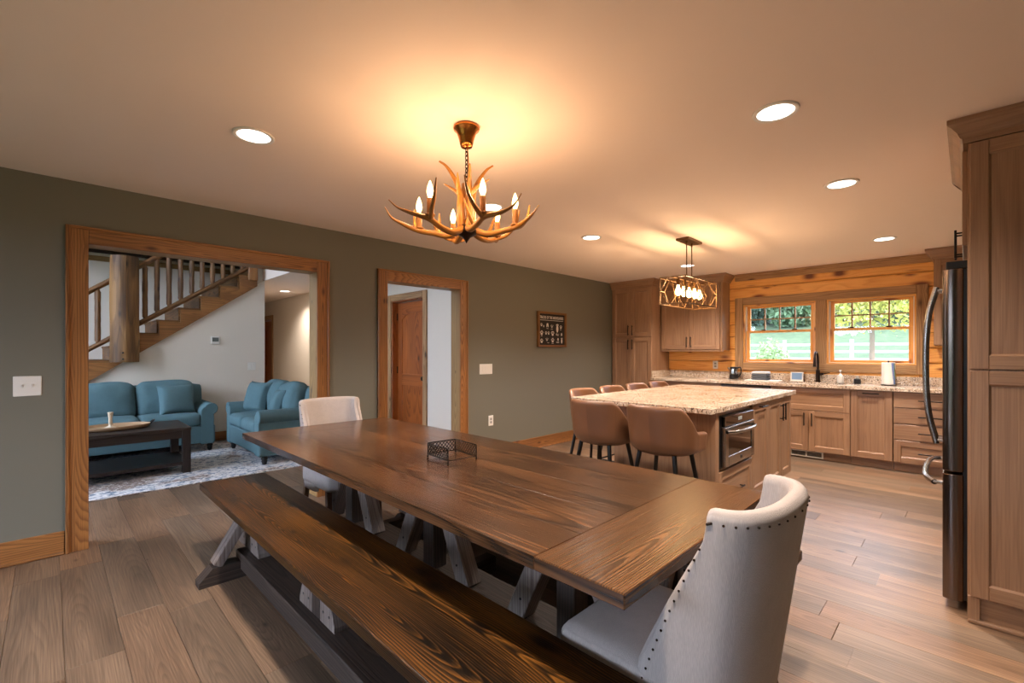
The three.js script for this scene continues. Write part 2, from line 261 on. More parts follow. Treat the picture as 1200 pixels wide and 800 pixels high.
M.granite = (() => { const f = (a, b) => { const big = fbm(a * 7 + 3, b * 7, 4), g = noise(a * 90, b * 90), q = noise(a * 150 + 40, b * 150), sp = noise(a * 210, b * 210 + 9); let c = mixc([220, 204, 184], [194, 168, 142], clamp(0.5 + big * 1.2)); c = mixc(c, [228, 216, 200], sst(0.25, 0.7, g)); if (q > 0.42) c = mixc(c, [92, 74, 62], sst(0.42, 0.62, q)); if (sp > 0.55) c = mixc(c, [52, 46, 44], sst(0.55, 0.7, sp)); return c; }; return new THREE.MeshPhysicalMaterial({ map: tex(1024, 1024, f), roughness: 0.22, clearcoat: 0.3, clearcoatRoughness: 0.1 }); })();
M.granite.su = 1; M.granite.sv = 1;
M.rug = (() => { const map = tex(1024, 1024, (a, b) => { const w = noise(a * 3 + 9, b * 3) * 0.06, n = fbm(a * 60 + w * 40, b * 60, 4), m = fbm(a * 5 + 3 + w * 9, b * 5, 4), fine = noise(a * 330, b * 330); let c = mixc([206, 204, 206], [116, 128, 146], sst(-0.05, 0.3, n)); c = mixc(c, [128, 104, 92], 0.75 * sst(0.1, 0.32, m)); c = mixc(c, [226, 222, 218], sst(0.2, 0.5, noise(a * 130, b * 130 + 4)) * 0.7); const k = 1 + 0.12 * fine; return c.map((v) => v * k); }); return new THREE.MeshPhysicalMaterial({ map, roughness: 0.95 }); })();
M.antler = (() => { const map = tex(256, 256, (a, b) => { const s = noise(a * 8, b * 30), q = fbm(a * 6, b * 6, 3); return mixc([188, 130, 52], [112, 66, 22], clamp(0.4 + 0.35 * s + 0.6 * q)); }); return new THREE.MeshPhysicalMaterial({ map, roughness: 0.45 }); })();
M.copper = std([190, 120, 60], 0.25, { metalness: 1 });
M.sleeve = std([150, 100, 52], 0.6);
const glow = (c, k) => { const m = new THREE.MeshStandardMaterial({ color: 0x000000, emissive: new THREE.Color().setRGB(...c), emissiveIntensity: k, roughness: 0.5 }); m.name = 'lamp_glow'; return m; };
M.canGlow = glow([1, 0.93, 0.84], 5);
M.bulbGlow = glow([1, 0.66, 0.26], 9);
M.canTrim = std([236, 232, 226], 0.5);
M.grass = (() => { const map = tex(512, 512, (a, b) => { const n = fbm(a * 30, b * 30, 4), m = fbm(a * 4, b * 4, 3); return mixc(mixc([60, 76, 48], [74, 88, 58], clamp(0.5 + m)), [48, 64, 40], clamp(0.4 + n)); }, true, THREE.RepeatWrapping); return new THREE.MeshPhysicalMaterial({ map, roughness: 1 }); })();
const leafMat = (c) => new THREE.MeshPhysicalMaterial({ color: new THREE.Color(...c.map((v) => Math.pow(v / 255, 2.2))), roughness: 0.9, transmission: 0.4, thickness: 0, side: THREE.DoubleSide });
M.leafDark = leafMat([88, 116, 96]); M.leafMid = leafMat([96, 124, 86]); M.leafYellow = leafMat([172, 172, 84]); M.leafPale = leafMat([136, 156, 108]);
M.trunk = std([112, 96, 82], 0.9); M.fence = std([170, 172, 172], 0.7);

// ---------------------------------------------------------------- the setting
const X_FRONT = -2.4, X_KITCHEN = 7.13, Z_GREEN = -4.18, Z_BACKSIDE = -4.32, Z_RIGHT = 0.75, CEIL = 2.44, X_HALL = 3.5, Z_STAIR = -7.9, Z_FAR = -9.0, Z_END = -12, HIGH = 5.0;
{
  const floor = struct('floor', span(X_FRONT - 0.2, X_KITCHEN + 0.2, -0.13, -0.0125, Z_END - 0.2, Z_RIGHT + 0.2, 0), M.plywood, 'brown wood-look vinyl plank floor');
  const sees = (x, z) => { const F = [Math.sin(YAW), -Math.cos(YAW)], Rr = [Math.cos(YAW), Math.sin(YAW)], d = x * F[0] + z * F[1]; if (d < 0.3) return false; const px = 600 + FOCAL * (x * Rr[0] + z * Rr[1]) / d, py = HORIZON + FOCAL * EYE / d; if (px < -20 || px > 1220 || py > 860) return false; return z > -4.6 || (px > 104 && px < 363) || (px > 455 && px < 530); };
  const W = 0.19, L = 1.22, r = rng(4242), geos = {}, rest = []; let n = 0;
  const plankGeo = (len, strip, flip) => {
    const k = len.toFixed(2) + '_' + strip + flip; if (geos[k]) return geos[k];
    const g = cbox(W - 0.0012, 0.012, len - 0.0012, 0.0011), p = g.attributes.position, uv = g.attributes.uv;
    for (let i = 0; i < p.count; i++) { const a = 0.5 + p.getZ(i) / L, b = clamp(0.5 + p.getX(i) / W, 0.02, 0.98); uv.setXY(i, flip ? 1 - a : a, (strip + b) / M.floorStrips); }
    return geos[k] = g;
  };
  for (let c = Math.floor((X_FRONT - 0.045) / W); 0.045 + c * W < X_KITCHEN; c++) {
    const xc = 0.045 + (c + 0.5) * W, zmin = xc < X_HALL ? Z_END : Z_GREEN; let z = Z_RIGHT + r() * L;
    while (z > zmin) {
      const z1 = Math.min(z, Z_RIGHT), z0 = Math.max(z - L, zmin), len = Math.round((z1 - z0) * 100) / 100, strip = Math.floor(r() * M.floorStrips), flip = r() < 0.5 ? 1 : 0; z -= L;
      if (len < 0.06) continue;
      const zc = (z0 + z1) / 2, see = [[-1, -1], [1, -1], [-1, 1], [1, 1], [0, 0]].some(([a, b]) => sees(xc + a * W / 2, zc + b * len / 2));
      const g = plankGeo(len, strip, flip);
      if (see && n < 300) { const m = part(floor, 'plank', g, M.floor); m.position.set(xc, -0.006, zc); n++; } else rest.push(g.clone().translate(xc, -0.006, zc));
    }
  }
  const rm = part(floor, 'planks', rest, M.floor); rm.userData.kind = 'stuff';
}
struct('ceiling', [span(X_FRONT - 0.2, X_KITCHEN + 0.2, CEIL, CEIL + 0.16, Z_BACKSIDE, Z_RIGHT + 0.2, 0)], M.ceil, 'smooth painted ceiling of the dining room and kitchen');
struct('ceiling_hall', [span(2.4, X_HALL + 0.2, CEIL, CEIL + 0.2, Z_END - 0.2, Z_BACKSIDE, 0)], M.ceil, 'white hall ceiling beyond the wide opening');
struct('ceiling_living', [span(X_FRONT - 0.2, X_HALL + 0.2, HIGH, HIGH + 0.15, Z_END - 0.2, Z_BACKSIDE + 0.14, 0)], M.ceil, 'high living room ceiling');
// green wall with its two openings
const O1 = [0.184, 1.70], O2 = [2.411, 3.347], OTOP = 2.032;
const wallWithGaps = (z0, z1, top, gaps, gapTop) => { const g = []; let x = X_FRONT; for (const [a, b] of gaps) { g.push(span(x, a - 0.02, 0, top, z0, z1, 0)); g.push(span(a - 0.02, b + 0.02, gapTop + 0.02, top, z0, z1, 0)); x = b + 0.02; } g.push(span(x, X_KITCHEN + 0.2, 0, top, z0, z1, 0)); return g; };
struct('wall_left', wallWithGaps(-4.25, Z_GREEN, CEIL, [O1, O2], OTOP), M.green, 'grey-green painted wall with two cased openings');
struct('wall_living_near', wallWithGaps(Z_BACKSIDE, -4.2505, HIGH, [O1, O2], OTOP), M.white, 'white back of the grey-green wall');
// wall behind the camera with its glass doors, and the wall on the refrigerator side
const GD = { z0: -3.3, z1: -0.5, y0: 0.04, y1: 2.15 };
struct('wall_front', [span(X_FRONT - 0.2, X_FRONT, 0, CEIL, Z_GREEN, GD.z0, 0), span(X_FRONT - 0.2, X_FRONT, 0, CEIL, GD.z1, Z_RIGHT + 0.2, 0), span(X_FRONT - 0.2, X_FRONT, GD.y1, CEIL, GD.z0, GD.z1, 0), span(X_FRONT - 0.2, X_FRONT, -0.12, GD.y0, GD.z0, GD.z1, 0)], M.green, 'grey-green wall behind the dining table with glass doors');
struct('wall_right', [span(X_FRONT, X_KITCHEN + 0.2, 0, CEIL, Z_RIGHT, Z_RIGHT + 0.2, 0)], M.green, 'grey-green wall behind the refrigerator');
{
  const d = struct('door_1', [
    ...[GD.z0 + 0.04, (GD.z0 + GD.z1) / 2, GD.z1 - 0.04].map((z) => grain(span(X_FRONT - 0.12, X_FRONT - 0.06, GD.y0, GD.y1, z - 0.04, z + 0.04), 'y', 2.2, 0.35)),
    grain(span(X_FRONT - 0.12, X_FRONT - 0.06, GD.y1 - 0.08, GD.y1, GD.z0, GD.z1), 'z', 2.2, 0.35), grain(span(X_FRONT - 0.12, X_FRONT - 0.06, GD.y0, GD.y0 + 0.12, GD.z0, GD.z1), 'z', 2.2, 0.35)], M.casing, 'pair of wooden glass doors behind the dining table');
  for (const [a, b] of [[GD.z0 + 0.08, (GD.z0 + GD.z1) / 2 - 0.04], [(GD.z0 + GD.z1) / 2 + 0.04, GD.z1 - 0.08]]) part(d, 'pane', span(X_FRONT - 0.094, X_FRONT - 0.088, GD.y0 + 0.12, GD.y1 - 0.08, a, b, 0), M.glass);
}
// living room shell
const LW = { z0: -8.0, z1: -4.75, y0: 0.35, y1: 4.5 };
struct('wall_living_left', [span(X_FRONT - 0.2, X_FRONT, 0, HIGH, Z_FAR - 0.2, LW.z0, 0), span(X_FRONT - 0.2, X_FRONT, 0, HIGH, LW.z1, Z_GREEN, 0), span(X_FRONT - 0.2, X_FRONT, 0, LW.y0, LW.z0, LW.z1, 0), span(X_FRONT - 0.2, X_FRONT, LW.y1, HIGH, LW.z0, LW.z1, 0)], M.white, 'white living room wall with tall windows');
{
  const f = [], zs = [LW.z0 + 0.04, LW.z0 + (LW.z1 - LW.z0) / 2, LW.z1 - 0.04], ys = [LW.y0 + 0.05, 2.5, LW.y1 - 0.05];
  for (const z of zs) f.push(grain(span(X_FRONT - 0.14, X_FRONT - 0.05, LW.y0, LW.y1, z - 0.04, z + 0.04), 'y', 2.2, 0.35));
  for (const y of ys) f.push(grain(span(X_FRONT - 0.14, X_FRONT - 0.05, y - 0.05, y + 0.05, LW.z0, LW.z1), 'z', 2.2, 0.35));
  const w = struct('window_2', f, M.casing, 'tall wooden living room window');
  for (let i = 0; i < 2; i++) for (let j = 0; j < 2; j++) part(w, 'pane', span(X_FRONT - 0.1, X_FRONT - 0.094, ys[j] + 0.05, ys[j + 1] - 0.05, zs[i] + 0.04, zs[i + 1] - 0.04, 0), M.glass);
}
struct('wall_living_far', [span(X_FRONT - 0.2, 2.3, 0, HIGH, Z_FAR - 0.2, Z_FAR, 0)], M.white, 'white wall behind the staircase');
struct('wall_hall_left', [span(2.3, 2.4, 0, HIGH, Z_END, Z_STAIR - 0.1, 0), span(2.4, 2.5, CEIL + 0.2, HIGH, Z_STAIR - 0.1, Z_BACKSIDE, 0)], M.white, 'white wall turning the corner into the hall');
struct('wall_hall_end', [span(X_FRONT - 0.2, X_HALL + 0.2, 0, HIGH, Z_END - 0.2, Z_END, 0)], M.white, 'white wall at the far end of the hall');
// hall wall with two doors
const HD1 = [-5.93, -5.13], HD2 = [-11.8, -11.02];
{
  const t = 2.04, g = []; let z = Z_END; for (const [a, b] of [HD2, HD1]) { g.push(span(X_HALL, X_HALL + 0.14, 0, CEIL, z, a, 0), span(X_HALL, X_HALL + 0.14, t, CEIL, a, b, 0)); z = b; } g.push(span(X_HALL, X_HALL + 0.14, 0, CEIL, z, Z_BACKSIDE, 0));
  struct('wall_hall_right', g, M.white, 'white hall wall with panelled wooden doors');
  let k = 2;
  for (const [a, b] of [HD1, HD2]) {
    const tr = struct('trim_' + (k + 1), [gr(span(X_HALL - 0.02, X_HALL, 0, t + 0.09, a - 0.09, a, 0.004), 'y', M.rustic), gr(span(X_HALL - 0.02, X_HALL, 0, t + 0.09, b, b + 0.09, 0.004), 'y', M.rustic), gr(span(X_HALL - 0.02, X_HALL, t, t + 0.09, a, b, 0.004), 'z', M.rustic)], M.rustic, 'grey-brown casing round a hall door');
    part(tr, 'jamb', [gr(span(X_HALL, X_HALL + 0.13, 0, t, a, a + 0.02), 'y', M.door), gr(span(X_HALL, X_HALL + 0.13, 0, t, b - 0.02, b), 'y', M.door), gr(span(X_HALL, X_HALL + 0.13, t - 0.02, t, a, b), 'z', M.door)], M.door);
    const x0 = X_HALL + 0.085, x1 = X_HALL + 0.125, A = a + 0.024, B = b - 0.024, st = 0.11, fr = [];
    fr.push(gr(span(x0, x1, 0.01, t - 0.024, A, A + st), 'y', M.door), gr(span(x0, x1, 0.01, t - 0.024, B - st, B), 'y', M.door), gr(span(x0, x1, 0.01, 0.22, A + st, B - st), 'z', M.door), gr(span(x0, x1, 0.84, 1.0, A + st, B - st), 'z', M.door));
    // arched top rail
    const s = new THREE.Shape(), y1 = t - 0.024, y0 = t - 0.26; s.moveTo(A + st, y1); s.lineTo(A + st, y0); s.quadraticCurveTo((A + B) / 2, y0 + 0.18, B - st, y0); s.lineTo(B - st, y1);
    const e = new THREE.ExtrudeGeometry(s, { depth: x1 - x0, bevelEnabled: false, curveSegments: 16 }); e.applyMatrix4(new THREE.Matrix4().set(0, 0, 1, x0, 0, 1, 0, 0, 1, 0, 0, 0, 0, 0, 0, 1)); e.computeVertexNormals(); { const p = nonIndexed(e), a_ = p.attributes.position; for (let i = 0; i < a_.count; i += 3) { const q = [a_.getX(i + 1), a_.getY(i + 1), a_.getZ(i + 1)]; a_.setXYZ(i + 1, a_.getX(i + 2), a_.getY(i + 2), a_.getZ(i + 2)); a_.setXYZ(i + 2, ...q); } p.computeVertexNormals(); fr.push(gr(p, 'z', M.door)); }
    const d = struct('door_' + k, fr, M.door, k === 2 ? 'knotty orange-brown panelled door inside the narrow opening' : 'dark brown door at the far end of the hall');
    part(d, 'panel', gr(span(x0 + 0.012, x1 - 0.008, 0.2, 0.86, A + st - 0.01, B - st + 0.01, 0.01), 'y', M.door), M.door);
    part(d, 'panel', gr(span(x0 + 0.012, x1 - 0.008, 0.98, t - 0.1, A + st - 0.01, B - st + 0.01, 0.01), 'y', M.door), M.door);
    for (const y of [0.25, 1.05, 1.82]) part(d, 'hinge', rod(V(x0 - 0.006, y - 0.05, A - 0.002), V(x0 - 0.006, y + 0.05, A - 0.002), 0.008), M.bronze);
    part(d, 'knob', lathe([[0, 0], [0.03, 0], [0.03, 0.008], [0.012, 0.012], [0.012, 0.03], [0.028, 0.04], [0.03, 0.055], [0.02, 0.066], [0, 0.068]], 16).rotateZ(Math.PI / 2).translate(x0, 0.95, B - 0.06), M.bronze);
    k++;
  }
}
// cased openings in the green wall
function opening(n, [a, b], label) {
  const zf = Z_GREEN + 0.025, zb = Z_BACKSIDE - 0.02, w = 0.112, top = OTOP, C = M.casing;
  const t = struct('trim_' + n, [gr(span(a - 0.02, a, 0, top, zb, Z_GREEN + 0.002), 'y', M.jamb), gr(span(b, b + 0.02, 0, top, zb, Z_GREEN + 0.002), 'y', M.jamb), gr(span(a - 0.02, b + 0.02, top, top + 0.02, zb, Z_GREEN + 0.002), 'x', M.jamb)], M.jamb, label);
  for (const s of [0, 1]) {
    const x0 = s ? b : a - w, x1 = s ? b + w : a, m = s ? b + w - 0.012 : a - w + 0.012;
    part(t, 'casing', gr(span(x0, x1, 0, top + 0.112, Z_GREEN, zf - 0.006, 0.003), 'y', C), C);
    part(t, 'backband', gr(span(s ? x1 - 0.02 : x0, s ? x1 : x0 + 0.02, 0, top + 0.112, Z_GREEN, zf + 0.006, 0.004), 'y', C), C);
    part(t, 'casing', gr(span(x0 + 0.002, x1 - 0.002, 0, top + 0.11, zb, Z_BACKSIDE - 0.0005, 0.003), 'y', C), C);
  }
  part(t, 'head_casing', gr(span(a + 0.001, b - 0.001, top, top + 0.112, Z_GREEN, zf - 0.006, 0.003), 'x', C), C);
  part(t, 'backband', gr(span(a - w + 0.02, b + w - 0.02, top + 0.092, top + 0.112, Z_GREEN, zf + 0.006, 0.004), 'x', C), C);
  part(t, 'head_casing', gr(span(a + 0.001, b - 0.001, top, top + 0.11, zb, Z_BACKSIDE - 0.0005, 0.003), 'x', C), C);
}
opening(1, O1, 'wide orange-brown wooden casing round the living room opening');
opening(2, O2, 'narrow orange-brown wooden casing round the hall opening');
{
  const seg = [[X_FRONT, 0.07], [1.814, 2.297], [3.461, 6.53]];
  const b = struct('baseboard_left', seg.map(([a, c]) => gr(span(a, c, 0.0, 0.15, Z_GREEN, Z_GREEN + 0.015, 0.004), 'x', M.casing)), M.casing, 'orange-brown wooden baseboard on the grey-green wall');
  part(b, 'shoe_mould', seg.map(([a, c]) => gr(span(a, c, 0.0, 0.02, Z_GREEN + 0.015, Z_GREEN + 0.03, 0.006), 'x', M.casing)), M.casing);
  struct('baseboard_living', [gr(span(-0.9, 2.4, 0, 0.13, Z_STAIR, Z_STAIR + 0.014, 0.003), 'x', M.casing)], M.casing, 'brown baseboard behind the sofa');
  struct('baseboard_hall', [[Z_END, HD2[0] - 0.09], [HD2[1] + 0.09, HD1[0] - 0.09], [HD1[1] + 0.09, Z_BACKSIDE - 0.03]].map(([a, c]) => gr(span(X_HALL - 0.014, X_HALL, 0, 0.13, a, c, 0.003), 'z', M.casing)), M.casing, 'brown baseboard along the hall wall');
}
// kitchen window wall with log siding
const WN = { z0: -2.325, z1: -0.425, y0: 1.155, y1: 1.99, mid: -1.365 };
{
  const x0 = X_KITCHEN + 0.03, x1 = X_KITCHEN + 0.2;
  const w = struct('wall_back', [span(x0, x1, 0, CEIL, Z_BACKSIDE, WN.z0, 0), span(x0, x1, 0, CEIL, WN.z1, Z_RIGHT, 0), span(x0, x1, 0, WN.y0, WN.z0, WN.z1, 0), span(x0, x1, WN.y1, CEIL, WN.z0, WN.z1, 0)], M.plywood, 'kitchen wall of honey-coloured log siding round the window');
  for (let k = 0; k < 9; k++) {
    const y0 = 0.82 + 0.178 * k, y1 = Math.min(y0 + 0.178, CEIL), hole = y1 > WN.y0 - 0.02 && y0 < WN.y1 + 0.02;
    const runs = hole ? [[Z_GREEN, WN.z0 - 0.03], [WN.z1 + 0.03, Z_RIGHT]] : [[Z_GREEN, Z_RIGHT]];
    for (const [a, b] of runs) part(w, 'log_board', gr(span(X_KITCHEN, x0, y0 + 0.0025, y1 - 0.0025, a, b, 0.014), 'z', M.log), M.log);
    if (hole) { if (y0 < WN.y0 - 0.025) part(w, 'log_board', gr(span(X_KITCHEN, x0, y0, WN.y0 - 0.02, WN.z0 - 0.03, WN.z1 + 0.03, 0.005), 'z', M.log), M.log); if (y1 > WN.y1 + 0.025) part(w, 'log_board', gr(span(X_KITCHEN, x0, WN.y1 + 0.02, y1, WN.z0 - 0.03, WN.z1 + 0.03, 0.005), 'z', M.log), M.log); }
  }
  struct('trim_5', [gr(span(X_KITCHEN - 0.03, X_KITCHEN, 2.345, CEIL, -2.43, -0.27, 0.004), 'z', M.rustic), gr(span(X_KITCHEN - 0.06, X_KITCHEN - 0.03, 2.41, CEIL, -2.43, -0.27, 0.008), 'z', M.rustic)], M.rustic, 'rough grey-brown crown board above the kitchen window');
}
{
  const x = X_KITCHEN, R = M.rustic, c = 0.105;
  const w = struct('window_1', [gr(span(x - 0.028, x, WN.y0 - c, WN.y1 + c, WN.z0 - c, WN.z0, 0.005), 'y', R), gr(span(x - 0.028, x, WN.y0 - c, WN.y1 + c, WN.z1, WN.z1 + c, 0.005), 'y', R), gr(span(x - 0.026, x, WN.y1, WN.y1 + c, WN.z0, WN.z1, 0.005), 'z', R), gr(span(x - 0.026, x, WN.y0 - c, WN.y0, WN.z0, WN.z1, 0.005), 'z', R)], R, 'double kitchen window with rough wooden casing');
  part(w, 'mullion', gr(span(x - 0.02, x + 0.14, WN.y0, WN.y1, WN.mid - 0.06, WN.mid + 0.06, 0.004), 'y', R), R);
  for (const [a, b] of [[WN.z0, WN.mid - 0.06], [WN.mid + 0.06, WN.z1]]) {
    part(w, 'jamb', [gr(span(x, x + 0.19, WN.y0, WN.y0 + 0.018, a, b), 'z', M.log), gr(span(x, x + 0.19, WN.y1 - 0.018, WN.y1, a, b), 'z', M.log), gr(span(x, x + 0.19, WN.y0 + 0.018, WN.y1 - 0.018, a, a + 0.018), 'y', M.log), gr(span(x, x + 0.19, WN.y0 + 0.018, WN.y1 - 0.018, b - 0.018, b), 'y', M.log)], M.log);
    const A = a + 0.03, B = b - 0.03, yb = WN.y0 + 0.02, yt = WN.y1 - 0.02, ym = 1.6, s = 0.042;
    const sash = (y0, y1, xs, name) => part(w, name, [gr(span(xs, xs + 0.035, y0, y1, A, A + s), 'y', M.log), gr(span(xs, xs + 0.035, y0, y1, B - s, B), 'y', M.log), gr(span(xs, xs + 0.035, y0, y0 + 0.034, A + s, B - s), 'z', M.log), gr(span(xs, xs + 0.035, y1 - 0.03, y1, A + s, B - s), 'z', M.log)], M.log);
    part(w, 'jamb_liner', [span(x + 0.05, x + 0.12, yb, yt, A - 0.012, A, 0), span(x + 0.05, x + 0.12, yb, yt, B, B + 0.012, 0)], M.plate, 'white vinyl jamb liner');
    const lo = sash(yb, ym + 0.015, x + 0.05, 'sash'), up = sash(ym - 0.015, yt, x + 0.088, 'sash');
    part(lo, 'pane', span(x + 0.065, x + 0.069, yb + 0.034, ym - 0.015, A + s, B - s, 0), M.glass);
    for (const f of [0.27, 0.73]) part(lo, 'sash_lock', span(x + 0.04, x + 0.085, ym + 0.015, ym + 0.03, lerp(A, B, f) - 0.03, lerp(A, B, f) + 0.03, 0.005), M.bronze);
    const ub = ym + 0.019, ut = yt - 0.03, ul = A + s, ur = B - s, dw = (ur - ul) / 4;
    for (let i = 1; i < 4; i++) part(up, 'muntin', gr(span(x + 0.092, x + 0.122, ub, ut, ul + dw * i - 0.008, ul + dw * i + 0.008), 'y', M.rustic), M.rustic);
    part(up, 'muntin', gr(span(x + 0.093, x + 0.121, (ub + ut) / 2 - 0.008, (ub + ut) / 2 + 0.008, ul, ur), 'z', M.rustic), M.rustic);
    for (let i = 0; i < 4; i++) for (let j = 0; j < 2; j++) part(up, 'pane', span(x + 0.105, x + 0.109, j ? (ub + ut) / 2 + 0.009 : ub, j ? ut : (ub + ut) / 2 - 0.009, ul + dw * i + (i ? 0.009 : 0), ul + dw * (i + 1) - (i < 3 ? 0.009 : 0), 0), M.glass);
  }
}
// wall plates
function plate(label, x, y, w, h, z, slots, kind) {
  const t = thing(kind === 'outlet' ? 'wall_outlet' : 'light_switch', label, kind === 'outlet' ? 'outlet' : 'switch', [x, y, z]);
  part(t, 'cover_plate', span(-w / 2, w / 2, -h / 2, h / 2, 0, 0.006, 0.003), M.plate);
  for (let i = 0; i < slots; i++) { const sx = (i - (slots - 1) / 2) * 0.046; if (kind === 'toggle') part(t, 'toggle', [span(sx - 0.005, sx + 0.005, -0.012, 0.012, 0.005, 0.008, 0.001), span(sx - 0.004, sx + 0.004, 0.0, 0.012, 0.006, 0.018, 0.002)], M.plate); else if (kind === 'rocker') part(t, 'rocker', span(sx - 0.016, sx + 0.016, -0.033, 0.033, 0.005, 0.009, 0.002), M.plate); else for (const s of [-1, 1]) part(t, 'socket', span(-0.016, 0.016, s * 0.02 - 0.014, s * 0.02 + 0.014, 0.005, 0.0075, 0.002), M.plateSlot); }
  return t;
}
plate('double toggle light switch left of the wide living room opening', -0.097, 1.099, 0.125, 0.125, Z_GREEN, 2, 'toggle');
plate('white rocker switch plate on the green wall right of the narrow opening', 3.757, 1.102, 0.21, 0.125, Z_GREEN, 3, 'rocker');
plate('white power outlet low on the green wall', 3.838, 0.465, 0.08, 0.125, Z_GREEN, 1, 'outlet');
plate('light switch on the white wall under the stairs', 2.215, 1.09, 0.115, 0.12, Z_STAIR, 2, 'rocker');
{ const t = plate('white power outlet on the log siding beside the window', 0, 0, 0.075, 0.12, 0, 1, 'outlet'); t.position.set(X_KITCHEN, 1.115, -2.72); t.rotation.y = -Math.PI / 2; }
{
  const t = thing('thermostat', 'small thermostat with grey screen on the white wall under the stairs', 'thermostat', [1.725, 1.484, Z_STAIR]);
  part(t, 'body', span(-0.055, 0.055, -0.06, 0.06, 0, 0.025, 0.006), M.plate);
  part(t, 'screen', span(-0.04, 0.04, -0.02, 0.04, 0.0245, 0.027, 0.001), std([96, 102, 98], 0.3));
}
// framed track chart
{
  const W = 0.62, H = 0.49, t = thing('framed_sign', 'black sign of white animal tracks in a rustic wooden frame', 'sign', [4.995, 1.625, Z_GREEN]);
  part(t, 'frame', [gr(span(-W / 2, -W / 2 + 0.03, -H / 2, H / 2, 0, 0.04, 0.003), 'y', M.frameWood), gr(span(W / 2 - 0.03, W / 2, -H / 2, H / 2, 0, 0.04, 0.003), 'y', M.frameWood), gr(span(-W / 2 + 0.03, W / 2 - 0.03, H / 2 - 0.03, H / 2, 0, 0.04, 0.003), 'x', M.frameWood), gr(span(-W / 2 + 0.03, W / 2 - 0.03, -H / 2, -H / 2 + 0.03, 0, 0.04, 0.003), 'x', M.frameWood)], M.frameWood);
  const cv = document.createElement('canvas'); cv.width = 700; cv.height = 540; const c = cv.getContext('2d'); c.fillStyle = '#17110f'; c.fillRect(0, 0, 700, 540); c.fillStyle = '#d6cfc8'; c.font = 'bold 54px sans-serif'; c.textAlign = 'center'; c.textBaseline = 'middle';
  c.save(); c.translate(350, 62); const tw = c.measureText('TRACKS OF THE WOODLANDS').width; c.scale(640 / tw, 1.25); c.fillText('TRACKS OF THE WOODLANDS', 0, 0); c.restore(); c.fillRect(35, 106, 630, 7);
  const el = (x, y, a, b, rot = 0) => { c.save(); c.translate(x, y); c.rotate(rot); c.beginPath(); c.ellipse(0, 0, a, b, 0, 0, Math.PI * 2); c.fill(); c.restore(); };
  const paw = (x, y, s) => { el(x, y + s * 0.35, s * 0.42, s * 0.34); for (const [dx, dy] of [[-0.5, -0.1], [-0.18, -0.42], [0.18, -0.42], [0.5, -0.1]]) el(x + dx * s, y + dy * s, s * 0.15, s * 0.22); };
  const hoof = (x, y, s) => { el(x - s * 0.2, y, s * 0.17, s * 0.55, 0.15); el(x + s * 0.2, y, s * 0.17, s * 0.55, -0.15); };
  const bird = (x, y, s) => { for (const a of [-0.6, 0, 0.6]) { c.save(); c.translate(x, y + s * 0.4); c.rotate(a); c.fillRect(-s * 0.07, -s, s * 0.14, s); c.restore(); } };
  const bear = (x, y, s) => { el(x, y + s * 0.3, s * 0.34, s * 0.75); for (let i = -2; i <= 2; i++) el(x + i * s * 0.17, y - s * 0.6 + Math.abs(i) * s * 0.06, s * 0.09, s * 0.13); };
  const word = (x, y, w) => c.fillRect(x - w / 2, y, w, 7);
  paw(70, 190, 42); hoof(130, 215, 36); hoof(230, 195, 70); word(230, 250, 50); bird(350, 215, 62); word(350, 258, 60); bear(500, 225, 88); paw(600, 215, 50); word(595, 265, 40);
  paw(75, 330, 62); word(75, 385, 40); paw(190, 330, 44); paw(260, 330, 44); paw(370, 335, 64); word(370, 300, 70); bird(520, 360, 48); paw(480, 350, 30); hoof(620, 350, 52);
  paw(75, 470, 58); bird(215, 450, 60); word(250, 500, 50); paw(370, 455, 62); word(370, 510, 60); hoof(520, 440, 50); word(510, 480, 80); word(510, 495, 80); bear(625, 450, 60);
  const map = new THREE.CanvasTexture(cv); map.colorSpace = THREE.SRGBColorSpace;
  const g = new THREE.PlaneGeometry(W - 0.06, H - 0.06); g.translate(0, 0, 0.016);
  part(t, 'backing', span(-W / 2 + 0.03, W / 2 - 0.03, -H / 2 + 0.03, H / 2 - 0.03, 0, 0.015, 0), M.black);
  part(t, 'print', g, new THREE.MeshPhysicalMaterial({ map, roughness: 0.7 }), 'white lettering and animal tracks on black');
}
// recessed ceiling lights
function can(x, z, label, group, power = CAN_POWER) {
  const t = thing('recessed_light', label, 'ceiling light', [x, CEIL, z], 0, group);
  part(t, 'trim_ring', lathe([[0.078, -0.001], [0.078, -0.006], [0.095, -0.008], [0.098, -0.004], [0.098, 0], [0.078, 0]], 32), M.canTrim);
  part(t, 'lens', lathe([[0, -0.004], [0.079, -0.004], [0.079, -0.001], [0, -0.001]], 32), M.canGlow, 'glowing lens');
  const l = new THREE.SpotLight(new THREE.Color().setRGB(1, 0.86, 0.74), power, 0, 1.15, 0.9, 2); l.position.set(0, -0.012, 0); l.target.position.set(0, -2, 0); l.castShadow = true; l.shadow.radius = 3; t.add(l, l.target);
}
for (const [x, z, where] of [[0.75, -2.64, 'nearest the wide living room opening'], [2.42, -2.63, 'just beyond the antler chandelier, toward the narrow opening'], [3.76, -2.63, 'beside the pendant, above the row of bar stools'], [5.87, -2.6, 'in front of the tall pantry cabinet'], [0.75, -0.62, 'above the end of the grained bench'], [2.4, -0.64, 'above the nailhead chair at the kitchen end of the table'], [3.74, -0.6, 'in front of the refrigerator'], [5.86, -0.59, 'in front of the four-drawer cabinet']]) can(x, z, 'white recessed downlight ' + where, 'recessed downlights of the kitchen and dining room', x > 3 ? KITCHEN_CAN_POWER : CAN_POWER);
can(3.08, -9.0, 'recessed downlight in the hall ceiling beyond the opening', undefined, 11);

